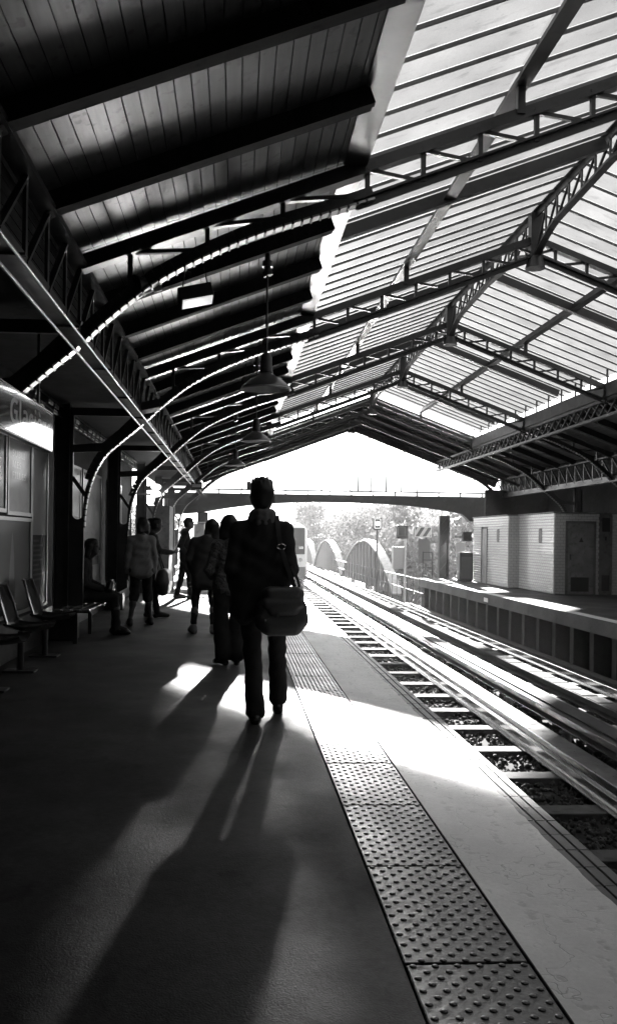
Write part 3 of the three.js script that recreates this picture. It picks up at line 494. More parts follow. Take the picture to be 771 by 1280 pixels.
{
  const t = thing('loudspeaker', 'round loudspeaker clamped above a bent bracket on the truss', 'loudspeaker');
  part(t, 'bracket', tube([V(-0.62, 3.34, 6.95), V(-0.5, 3.46, 6.95), V(-0.38, 3.42, 6.95)], 0.014), M.iron);
  part(t, 'horn', [cyl(V(-0.66, 3.33, 6.95), V(-0.8, 3.28, 6.85), 0.05, 0.09), cyl(V(-0.62, 3.34, 6.95), V(-0.68, 3.32, 6.94), 0.06)], M.iron);
  const s = thing('wall_lantern', 'glowing white lantern on the wall beyond the iron columns', 'lantern');
  part(s, 'bracket', bar(V(-2.38, 2.32, 20.4), V(-1.86, 2.3, 20.4), 0.04, 0.04), M.iron);
  const lm = new THREE.MeshPhysicalMaterial({ color: 0xffffff, emissive: new THREE.Color(1, 1, 1), emissiveIntensity: 0.25, roughness: 0.4 });
  for (const y of [2.47, 2.31]) part(s, 'lamp_globe', (() => { const g = new THREE.SphereGeometry(0.12, 20, 14); g.scale(1, 0.62, 0.9); g.translate(-1.84, y, -20.3); return g; })(), lm);
  const pl = new THREE.PointLight(0xffffff, 0.12); pl.position.set(-1.84, 2.39, -20.08); pl.castShadow = true; pl.shadow.radius = 5; scene.add(pl);
  const b = thing('junction_box', 'black junction box hung on the eaves girder near the end beam', 'junction box');
  part(b, 'box_body', (() => { const g = new RoundedBoxGeometry(0.3, 0.2, 0.2, 2, 0.02); g.translate(-1.08, 2.72, -24); return g; })(), M.black);
  part(b, 'box_lid', bx(-1.2, -0.96, 2.68, 2.76, 23.88, 23.895), M.frameMetal);
}
// ------------------------------------------------------------------ seats
function seat(D, label) {
  const t = thing('platform_seat', label, 'seat', 'moulded seats along the poster wall');
  const pos = [], idx = [], N = 14, Mx = 10, W = 0.46;
  const prof = []; for (let i = 0; i <= N; i++) { const s = i / N; prof.push(s < 0.5 ? [0.46 - 0.42 * (s / 0.5), 0.43 - 0.03 * Math.sin(s / 0.5 * Math.PI)] : [0.04 - 0.13 * ((s - 0.5) / 0.5), 0.43 + 0.42 * Math.pow((s - 0.5) / 0.5, 1.1)]); }
  for (let i = 0; i <= N; i++) for (let j = 0; j <= Mx; j++) { const q = j / Mx * 2 - 1, tp = i > N - 3 ? 1 - 0.08 * (i - N + 3) : 1, lift = 0.06 * q * q; const back = i > N / 2 ? 1 : 0; pos.push(prof[i][0] + back * lift, prof[i][1] + (1 - back) * lift, q * W / 2 * tp); }
  for (let i = 0; i < N; i++) for (let j = 0; j < Mx; j++) { const a = i * (Mx + 1) + j; idx.push(a, a + 1, a + Mx + 1, a + 1, a + Mx + 2, a + Mx + 1); }
  const g = new THREE.BufferGeometry(); g.setAttribute('position', new THREE.Float32BufferAttribute(pos, 3)); g.setIndex(idx); g.computeVertexNormals();
  const m = new THREE.MeshPhysicalMaterial({ color: lin(0.035), roughness: 0.22, clearcoat: 0.6, side: THREE.DoubleSide });
  part(t, 'seat_shell', g, m);
  const edge = []; for (let i = 0; i <= N; i++) edge.push(new THREE.Vector3(pos[(i * (Mx + 1)) * 3], pos[(i * (Mx + 1)) * 3 + 1], pos[(i * (Mx + 1)) * 3 + 2]));
  const topE = []; for (let j = 0; j <= Mx; j++) topE.push(new THREE.Vector3(pos[(N * (Mx + 1) + j) * 3], pos[(N * (Mx + 1) + j) * 3 + 1], pos[(N * (Mx + 1) + j) * 3 + 2]));
  const edge2 = edge.map(p => new THREE.Vector3(p.x, p.y, -p.z));
  part(t, 'shell_rim', [tube(edge, 0.011, 30, 6), tube(edge2, 0.011, 30, 6), tube(topE, 0.011, 14, 6)], m);
  part(t, 'pedestal', [cyl(new THREE.Vector3(0.16, 0.0, 0), new THREE.Vector3(0.16, 0.4, 0), 0.03), (() => { const q = new THREE.BoxGeometry(0.3, 0.02, 0.2); q.translate(0.16, 0.012, 0); return q; })()], M.iron);
  t.position.set(WX + 0.16, 0, -D);
}
[6.6, 7.7, 8.8, 9.9].forEach((D, i) => seat(D, 'dark glossy moulded seat with a curved rim below the dark poster'));
{
  const t = thing('bench', 'low slatted bench with shining slats between the moulded seats and the seated person', 'bench');
  for (let i = 0; i < 4; i++) part(t, 'slat', (() => { const g = new RoundedBoxGeometry(0.09, 0.035, 1.5, 2, 0.012); g.translate(-2.16 + i * 0.115, 0.43, -11.6); return g; })(), mat(0.14, 0.25, { clearcoat: 0.5 }));
  for (const D of [11.05, 12.15]) { part(t, 'leg', bx(-2.0, -1.95, 0, 0.41, D, D + 0.05), M.iron); part(t, 'cross_bar', bx(-2.2, -1.78, 0.385, 0.41, D - 0.02, D + 0.07), M.iron); }
}
// ------------------------------------------------------------------ hoardings at the platform end
{
  const t = thing('hoarding', 'grey boxed hoarding standing against the wall past the last poster', 'hoarding');
  part(t, 'side_panel', bx(-2.42, -1.6, 0, 2.08, 21.3, 22.7), M.hoarding);
  part(t, 'corner_trim', bx(-1.597, -1.57, 0, 2.1, 22.66, 22.72), M.frameMetal);
  const s = thing('windbreak_screen', 'pale translucent screen of panels across the platform end', 'screen');
  const pm = new THREE.MeshPhysicalMaterial({ color: lin(0.25), roughness: 0.95, transmission: 0.55, thickness: 0, side: THREE.DoubleSide, map: rep(grimeT, 0.6, 0.6) });
  let k = 0; for (let x = -1.45; x < 0.35; x += 0.93, k++) { const g = new THREE.PlaneGeometry(0.87, 1.72); g.translate(x + 0.465, 0.92, -30.0); part(s, 'screen_panel', metreUV(g), pm); part(s, 'screen_post', bx(x - 0.02, x + 0.02, 0, 1.85, 29.97, 30.03), M.frameMetal); }
  part(s, 'screen_post', bx(x_end(), x_end() + 0.04, 0, 1.85, 29.97, 30.03), M.frameMetal);
  part(s, 'top_rail', bx(-1.5, 0.45, 1.8, 1.84, 29.94, 29.965), M.frameMetal);
  function x_end() { return 0.39; }
}
// ------------------------------------------------------------------ end beam
{
  const t = thing('end_beam', 'shallow arched iron beam spanning the open end of the hall', 'beam');
  const D = 30.9, top = 2.86, sh = new THREE.Shape(); sh.moveTo(-2.5, top); sh.lineTo(10.3, top); sh.lineTo(10.3, 1.98); sh.lineTo(8.3, 2.02);
  for (let i = 0; i <= 30; i++) { const x = 8.0 - 9.2 * i / 30, q = (x - 3.6) / 4.5; sh.lineTo(x, 2.63 - 0.36 * Math.pow(Math.abs(q), 2.4)); }
  sh.lineTo(-2.5, 2.1); sh.closePath();
  const g = new THREE.ExtrudeGeometry(sh, { depth: 0.3, bevelEnabled: true, bevelSize: 0.02, bevelThickness: 0.02, bevelSegments: 1 }); g.translate(0, 0, -D - 0.3);
  part(t, 'arched_girder', metreUV(g), M.iron);
  part(t, 'top_rail', bx(-2.5, 10.3, 2.99, 3.04, D + 0.1, D + 0.2), M.iron);
  for (let x = -2.2; x < 10; x += 0.78) part(t, 'rail_post', bx(x, x + 0.05, 2.865, 2.99, D + 0.1, D + 0.15), M.iron);
  for (const [x, h] of [[3.0, 0.14], [4.0, 0.13], [4.3, 0.95], [4.75, 0.9], [5.3, 0.8], [5.85, 0.6], [6.4, 0.35], [1.1, 0.5], [0.2, 0.28]]) part(t, 'lightning_rod', cyl(V(x, 3.04, D + 0.15), V(x, 3.04 + h, D + 0.15), 0.032, 0.02), M.iron);
  for (const x of [-1.35, 7.2]) { part(t, 'support_post', [bx(x, x + 0.035, -1.4, 2.2, D - 0.02, D + 0.25), bx(x + 0.32, x + 0.36, -1.4, 2.2, D - 0.02, D + 0.25), bx(x + 0.036, x + 0.319, -1.4, 2.2, D + 0.09, D + 0.12)], M.iron);
    for (let y = -0.6; y < 2; y += 0.4) part(t, 'lacing', bar(V(x + 0.02, y, D + 0.05), V(x + 0.34, y + 0.4, D + 0.05), 0.04, 0.02), M.iron); }
  part(t, 'hanging_box', [bx(0.35, 0.5, 3.045, 3.3, D + 0.08, D + 0.22)], M.black);
}
// ------------------------------------------------------------------ tiled kiosk
{
  const t = thing('tiled_kiosk', 'low white tiled kiosk with a dark door on the far platform', 'kiosk');
  const H = 2.06;
  part(t, 'kiosk_core', [bx(8.02, 10.6, 0, H - 0.01, 21.82, 24.6), bx(7.72, 10.6, 0, H - 0.01, 24.605, 28.3)], M.grout);
  // one bevelled tile, laid in staggered courses on a wall; dims along (u), up
  const tg = (w, h) => { const b = 0.012, d = 0.012; const s = new THREE.BoxGeometry(w, h, d); const p = s.attributes.position; for (let i = 0; i < p.count; i++) if (p.getZ(i) > 0) { p.setX(i, p.getX(i) - Math.sign(p.getX(i)) * b); p.setY(i, p.getY(i) - Math.sign(p.getY(i)) * b); } const q = s.toNonIndexed(); q.computeVertexNormals(); return q; };
  function wall(name, origin, dir, normal, len, holes) {
    const gs = [], tw = 0.152, th = 0.076; let r = 0;
    const B = new THREE.Matrix4().makeBasis(dir, new THREE.Vector3(0, 1, 0), normal);
    for (let y = 0.003; y < H - 0.03; y += th, r++) for (let u = r % 2 ? -tw / 2 : 0; u < len - 0.01; u += tw) {
      let a = Math.max(0.002, u), b = Math.min(len - 0.002, u + tw - 0.004); const my = y + th / 2;
      for (const h of holes) if (b > h[0] && a < h[1] && my > h[2] && my < h[3]) { if (a < h[0]) b = h[0]; else if (b > h[1]) a = h[1]; else b = a; }
      if (b - a < 0.03) continue; const mx_ = (a + b) / 2;
      const g = tg(b - a, th - 0.004); g.rotateX(rr(-0.012, 0.012)); g.rotateY(rr(-0.012, 0.012)); g.translate(mx_, my, 0.008); g.applyMatrix4(B); g.translate(origin.x, origin.y, origin.z); gs.push(g);
    }
    part(t, name, gs, M.tile).userData.kind = 'stuff';
  }
  const ax = new THREE.Vector3(1, 0, 0), zz = new THREE.Vector3(0, 0, 1), nx = new THREE.Vector3(-1, 0, 0);
  wall('front_tiling', V(8.02, 0, 21.82), ax, zz, 2.56, [[0.282, 1.058, -1, 1.86], [1.15, 1.48, -1, 2.02]]);
  wall('side_tiling', V(8.02, 0, 24.6), zz, nx, 2.775, [[1.65, 1.9, 1.3, 1.66]]);
  wall('step_tiling', V(7.72, 0, 24.6), ax, zz, 0.298, []);
  wall('rear_side_tiling', V(7.72, 0, 28.3), zz, nx, 3.69, [[1.0, 1.6, -1, 1.72], [2.6, 2.82, 1.3, 1.66]]);
  part(t, 'coping', [bx(7.97, 10.6, H - 0.008, H + 0.03, 21.77, 24.58), bx(7.67, 10.6, H - 0.008, H + 0.031, 24.585, 28.3)], M.hoarding);
  // doors, vents
  const d = part(t, 'door', bx(8.36, 9.02, 0.01, 1.8, 21.8, 21.818), M.doorPaint);
  part(d, 'door_frame', [bx(8.3, 8.357, 0, 1.86, 21.785, 21.818), bx(9.023, 9.08, 0, 1.86, 21.785, 21.818), bx(8.358, 9.022, 1.803, 1.86, 21.785, 21.818)], M.hoarding);
  part(d, 'vent', bx(8.44, 8.9, 0.08, 0.44, 21.785, 21.797), M.black); part(d, 'handle', bx(8.4, 8.43, 0.88, 1.02, 21.76, 21.797), M.chrome);
  { const s = new THREE.Shape([new THREE.Vector2(8.64, 1.33), new THREE.Vector2(8.76, 1.33), new THREE.Vector2(8.7, 1.45)]); const g = new THREE.ShapeGeometry(s); g.translate(0, 0, -21.794); part(d, 'warning_triangle', g, M.black); }
  const d2 = part(t, 'meter_panel', bx(9.17, 9.5, 0.01, 2.02, 21.79, 21.818), M.hoarding);
  part(d2, 'vent', [bx(9.23, 9.43, 1.6, 1.95, 21.776, 21.787), bx(9.23, 9.43, 0.1, 0.5, 21.776, 21.787)], M.black); part(d2, 'label_mark', bx(9.3, 9.35, 1.38, 1.48, 21.78, 21.787), M.black);
  part(t, 'side_vent', bx(8.0, 8.015, 1.31, 1.65, 22.71, 22.94), mat(0.1, 0.5)); part(t, 'side_vent', bx(7.7, 7.715, 1.31, 1.65, 25.49, 25.7), mat(0.1, 0.5));
  const d3 = part(t, 'side_door', bx(7.705, 7.717, 0.01, 1.7, 26.74, 27.26), M.doorPaint); part(d3, 'door_frame', [bx(7.69, 7.717, 0, 1.76, 26.66, 26.738), bx(7.69, 7.717, 0, 1.76, 27.262, 27.34)], M.hoarding);
  const b = thing('litter_bin', 'dark cabinet with rounded top beside the tiled kiosk', 'cabinet');
  part(b, 'cabinet_body', (() => { const g = new RoundedBoxGeometry(0.45, 0.95, 0.4, 3, 0.06); g.translate(7.42, 0.475, -28.2); return g; })(), mat(0.06, 0.5)); part(b, 'cabinet_door', bx(7.25, 7.58, 0.1, 0.8, 27.97, 27.992), mat(0.12, 0.4));
  const c = thing('notice_board', 'small white notice board on the post at the far platform end', 'notice board');
  part(c, 'board', bx(7.62, 7.95, 0.75, 1.25, 30.2, 30.23), mat(0.75, 0.5)); part(c, 'board_post', bx(7.76, 7.8, 0, 0.75, 30.21, 30.23), M.iron);
  const u = thing('signal_repeater', 'black signal box on a short arm at the far platform end', 'signal');
  part(u, 'signal_housing', bx(7.85, 8.15, 1.3, 1.62, 30.1, 30.3), M.black); part(u, 'signal_arm', bx(7.57, 7.85, 1.42, 1.47, 30.2, 30.24), M.iron);
}
// ------------------------------------------------------------------ signals, sign, fence past the platform end
{
  const s1 = thing('track_signal', 'small square track signal with a pale rim and lit aspect', 'signal');
  part(s1, 'mast', cyl(V(6.28, -1.2, 39), V(6.28, 1.75, 39), 0.05), M.iron);
  part(s1, 'signal_head', (() => { const g = new RoundedBoxGeometry(0.4, 0.56, 0.16, 3, 0.07); g.translate(6.28, 2.02, -39); return g; })(), M.black);
  part(s1, 'rim', (() => { const sh = new THREE.Shape(); const rrct = (s, w, h, r) => { s.moveTo(-w + r, -h); s.lineTo(w - r, -h); s.quadraticCurveTo(w, -h, w, -h + r); s.lineTo(w, h - r); s.quadraticCurveTo(w, h, w - r, h); s.lineTo(-w + r, h); s.quadraticCurveTo(-w, h, -w, h - r); s.lineTo(-w, -h + r); s.quadraticCurveTo(-w, -h, -w + r, -h); }; rrct(sh, 0.15, 0.23, 0.06); const h = new THREE.Path(); rrct(h, 0.11, 0.19, 0.04); sh.holes.push(h); const g = new THREE.ExtrudeGeometry(sh, { depth: 0.02, bevelEnabled: false }); g.translate(6.28, 2.02, -38.918); return g; })(), mat(0.7, 0.5));
  part(s1, 'signal_lens', (() => { const g = new THREE.BoxGeometry(0.11, 0.2, 0.02); g.translate(6.28, 2.02, -38.905); return g; })(), new THREE.MeshPhysicalMaterial({ color: 0xffffff, emissive: new THREE.Color(1, 1, 1), emissiveIntensity: 0.12, roughness: 0.3 }));
  const sl = new THREE.PointLight(0xffffff, 0.02); sl.position.set(6.28, 2.02, -38.85); sl.castShadow = true; scene.add(sl);
  const s2 = thing('track_signal', 'large black hooded track signal on a mast past the platform end', 'signal');
  part(s2, 'mast', cyl(V(6.5, -1.2, 33.6), V(6.5, 1.4, 33.6), 0.04), M.frameMetal);
  part(s2, 'signal_head', (() => { const g = new RoundedBoxGeometry(0.44, 0.52, 0.25, 3, 0.05); g.translate(6.38, 1.62, -33.6); return g; })(), M.black);
  part(s2, 'signal_hood', (() => { const g = new RoundedBoxGeometry(0.28, 0.34, 0.1, 2, 0.03); g.translate(6.33, 1.64, -33.43); return g; })(), mat(0.03, 0.3));
  part(s2, 'cabinet', (() => { const g = new RoundedBoxGeometry(0.5, 0.85, 0.3, 2, 0.02); g.translate(6.3, 0.62, -33.8); return g; })(), mat(0.3, 0.6)); 
  const s3 = thing('striped_sign', 'rectangular sign board with diagonal stripes on a grey panel', 'sign');
  const tx = print(256, 160, (x, w, h) => { x.fillStyle = gr(200); x.fillRect(0, 0, w, h); x.fillStyle = gr(90); for (let i = -1; i < 3; i++) { x.beginPath(); x.moveTo(i * 110, h); x.lineTo(i * 110 + 55, h); x.lineTo(i * 110 + 155, 0); x.lineTo(i * 110 + 100, 0); x.fill(); } x.strokeStyle = gr(240); x.lineWidth = 14; x.strokeRect(0, 0, w, h); });
  const fg = new THREE.PlaneGeometry(0.62, 0.38); fg.translate(6.98, 1.62, -32.575); part(s3, 'striped_face', fg, new THREE.MeshPhysicalMaterial({ map: tx, roughness: 0.5 }));
  part(s3, 'sign_back', bx(6.66, 7.3, 1.42, 1.82, 32.58, 32.61), M.frameMetal); part(s3, 'mast', cyl(V(7.1, -1.2, 32.65), V(7.1, 1.6, 32.65), 0.04), M.iron); part(s3, 'lower_panel', bx(6.8, 7.25, 0.45, 1.35, 32.6, 32.63), mat(0.14, 0.6));
  const f = thing('railing', 'thin iron railing beside the track past the kiosk platform', 'railing');
  for (let D = 30.6; D < 60; D += 1.1) part(f, 'railing_post', bx(6.648, 6.672, -1.3, -0.1, D, D + 0.025), M.iron);
  for (const y of [-0.12, -0.6]) part(f, 'railing_bar', bx(6.65, 6.67, y, y + 0.022, 30.2, 60), M.iron);
  const wc = thing('service_steps', 'cluster of pale service pipes and a step ladder below the signals', 'ladder');
  for (const x of [6.75, 7.1]) part(wc, 'ladder_stile', bx(x, x + 0.04, -1.3, 0.9, 31.6, 31.64), M.iron);
  for (let y = -1.1; y < 0.9; y += 0.28) part(wc, 'ladder_rung', bx(6.791, 7.099, y, y + 0.03, 31.61, 31.635), M.iron);
}
// ------------------------------------------------------------------ viaduct arches past the station
function archGirder(x, D0, D1, h, label) {
  const t = thing('bowstring_girder', label, 'girder', 'arched side girders of the viaduct');
  const N = 26, base = -1.05, P = i => V(x, base + h * Math.max(0, Math.sin(Math.PI * i / N)) ** 0.8, D0 + (D1 - D0) * i / N);
  const seg = []; for (let i = 0; i < N; i++) seg.push(bar(P(i), P(i + 1), 0.42, 0.1)); part(t, 'arched_flange', seg, mat(0.35, 0.5, { map: grimeT }));
  const sh = new THREE.Shape(); sh.moveTo(0, 0); for (let i = 0; i <= N; i++) sh.lineTo((D1 - D0) * i / N, Math.max(0.02, h * Math.max(0, Math.sin(Math.PI * i / N)) ** 0.8 - 0.06)); sh.lineTo(D1 - D0, 0); sh.closePath();
  const g = new THREE.ExtrudeGeometry(sh, { depth: 0.03, bevelEnabled: false }); g.rotateY(Math.PI / 2); g.translate(x - 0.015, base, -D0); part(t, 'web_plate', metreUV(g), mat(0.035, 0.7, { map: grimeT }));
  const n = Math.round((D1 - D0) / 1.25); for (let i = 1; i < n; i++) { const D = D0 + (D1 - D0) * i / n, y = base + h * Math.max(0, Math.sin(Math.PI * i / n)) ** 0.8; part(t, 'stiffener', bx(x - 0.13, x - 0.017, base, y - 0.06, D, D + 0.12), mat(0.25, 0.6)); }
}
for (const [D0, D1, h, w] of [[37.6, 56, 2.3, 'nearest the signals'], [56.6, 76, 2.2, 'between the other two'], [76.6, 96, 2.2, 'farthest from the signals']]) { archGirder(6.95, D0, D1, h, 'arched riveted viaduct girder on the kiosk side, ' + w); archGirder(0.75, D0, D1, h, 'arched riveted viaduct girder on the waiting platform side, ' + w); }
structure('viaduct_deck', bx(0.4, 7.4, -2.6, -1.502, 30.9, 150), M.darkConcrete);
structure('station_deck', bx(-2.7, 11.2, -3.2, -1.503, ST, 30.88), M.darkConcrete);
// ------------------------------------------------------------------ train
{
  const t = thing('metro_train', 'metro train standing on the near track past the platform end', 'train');
  const x0 = 1.62, x1 = 4.0, yb = -0.85, yt = 2.02, D = 50, L = 15;
  const sh = new THREE.Shape(); const r = 0.35; sh.moveTo(x0, yb); sh.lineTo(x1, yb); sh.lineTo(x1, yt - r); sh.quadraticCurveTo(x1 - 0.05, yt, x1 - r - 0.3, yt + 0.1); sh.lineTo(x0 + r + 0.3, yt + 0.1); sh.quadraticCurveTo(x0 + 0.05, yt, x0, yt - r); sh.closePath();
  const g = new THREE.ExtrudeGeometry(sh, { depth: L, bevelEnabled: true, bevelSize: 0.05, bevelThickness: 0.08, bevelSegments: 3 }); g.translate(0, 0, -D - L);
  part(t, 'car_body', metreUV(g), mat(0.7, 0.35, { clearcoat: 0.5 }));
  const ws = part(t, 'windscreen', (() => { const q = new RoundedBoxGeometry(2.2, 1.5, 0.05, 3, 0.02); q.translate((x0 + x1) / 2, 1.15, -D + 0.09); return q; })(), mat(0.03, 0.08, { clearcoat: 1 }));
  part(ws, 'centre_pillar', bx(2.2, 2.26, 0.6, 1.82, D - 0.13, D - 0.117), M.black);
  const dst = print(256, 64, (x, w, h) => { x.fillStyle = gr(20); x.fillRect(0, 0, w, h); x.fillStyle = gr(230); x.font = 'bold 46px sans-serif'; x.textAlign = 'right'; x.font = 'bold 60px sans-serif'; x.fillText('ua', w - 12, 50); });
  const dg = new THREE.PlaneGeometry(0.9, 0.26); dg.translate(3.42, 0.78, -D + 0.118); part(t, 'destination_sign', dg, new THREE.MeshPhysicalMaterial({ map: dst, roughness: 0.3 }));
  for (const x of [1.95, 3.66]) part(t, 'headlight', (() => { const q = new THREE.CylinderGeometry(0.11, 0.11, 0.06, 20); q.rotateX(Math.PI / 2); q.translate(x, 0.1, -D + 0.1); return q; })(), M.chrome);
  part(t, 'bumper', (() => { const q = new RoundedBoxGeometry(2.3, 0.8, 0.2, 3, 0.04); q.translate((x0 + x1) / 2, -0.72, -D + 0.06); return q; })(), mat(0.12, 0.6));
  for (let d = D + 1.2; d < D + L - 1; d += 2.2) { part(t, 'side_window', bx(x1 + 0.05, x1 + 0.056, 0.7, 1.6, d, d + 1.3), M.blackGloss); part(t, 'side_window', bx(x0 - 0.056, x0 - 0.05, 0.7, 1.6, d, d + 1.3), M.blackGloss); }
  for (const d of [D + 1.6, D + 12.6]) for (const x of [x0 + 0.2, x1 - 0.35]) part(t, 'wheel', (() => { const q = new THREE.CylinderGeometry(0.42, 0.42, 0.22, 24); q.rotateZ(Math.PI / 2); q.translate(x, -0.52 - 0.0, -d - 0.6); return q; })(), M.black);
}
// ------------------------------------------------------------------ trees past the viaduct
function tree(x, D, base, top, R, label, n) {
  const t = thing('street_tree', label, 'tree', 'hazy trees beyond the viaduct');
  const H = top - base, limbs = [cyl(V(x, base, D), V(x + rr(-0.4, 0.4), base + H * 0.45, D + rr(-0.4, 0.4)), 0.32, 0.2)];
  const cl = [];
  for (let i = 0; i < 16; i++) { const a = rr(0, 6.28), q = rr(0.2, 1) * R, y = base + H * rr(0.42, 0.9), p = V(x + Math.cos(a) * q * 0.8, y, D + Math.sin(a) * q * 0.8); limbs.push(cyl(V(x, base + H * rr(0.3, 0.5), D), p, 0.09, 0.03, 6)); cl.push([p, rr(0.25, 0.5) * R]); }
  part(t, 'trunk', limbs, mat(0.06, 0.9));
  const pos = [], nor = [], uv = [];
  const a = new THREE.Vector3(), b = new THREE.Vector3(), c = new THREE.Vector3();
  for (let i = 0; i < n; i++) {
    const [p, r] = cl[Math.floor(rnd() * cl.length)]; a.set(rr(-1, 1), rr(-1, 1), rr(-1, 1)).normalize().multiplyScalar(r * Math.cbrt(rnd())); a.y *= 0.75; a.add(p);
    if (a.y > top) a.y = top - rr(0, 0.8);
    b.set(rr(-1, 1), rr(-1, 1), rr(-1, 1)).normalize(); c.set(rr(-1, 1), rr(-1, 1), rr(-1, 1)).cross(b).normalize(); const s = rr(0.1, 0.24); b.multiplyScalar(s); c.multiplyScalar(s * 0.7);
    const nn = b.clone().cross(c).normalize();
    for (const [u, w] of [[-1, 0], [0, -1], [1, 0], [-1, 0], [1, 0], [0, 1]]) { pos.push(a.x + b.x * u + c.x * w, a.y + b.y * u + c.y * w, a.z + b.z * u + c.z * w); nor.push(nn.x, nn.y, nn.z); uv.push(u, w); }
  }
  const g = new THREE.BufferGeometry(); g.setAttribute('position', new THREE.Float32BufferAttribute(pos, 3)); g.setAttribute('normal', new THREE.Float32BufferAttribute(nor, 3)); g.setAttribute('uv', new THREE.Float32BufferAttribute(uv, 2));
  part(t, 'crown', g, leafM);
}
const leafM = new THREE.MeshPhysicalMaterial({ color: lin(0.12), roughness: 0.95, transmission: 0.45, thickness: 0, side: THREE.DoubleSide });
[[11.5, 58, 3.2, 3.6], [15, 66, 4.6, 4.5], [19.5, 63, 4.2, 4], [13, 84, 5, 5], [19, 92, 5.6, 5], [26, 80, 5.4, 5], [10.5, 112, 6.2, 5.5], [16, 120, 6.6, 5.5], [25, 118, 6.8, 6], [9.5, 140, 7, 6], [-7, 75, 4, 4.5], [-12, 95, 5, 5]].forEach(([x, D, top, R], i) => tree(x, D, -7.5, top, R, D < 70 ? 'leafy tree rising closest behind the arched viaduct girder' : 'pale hazy tree in the distance behind the viaduct', 5200));
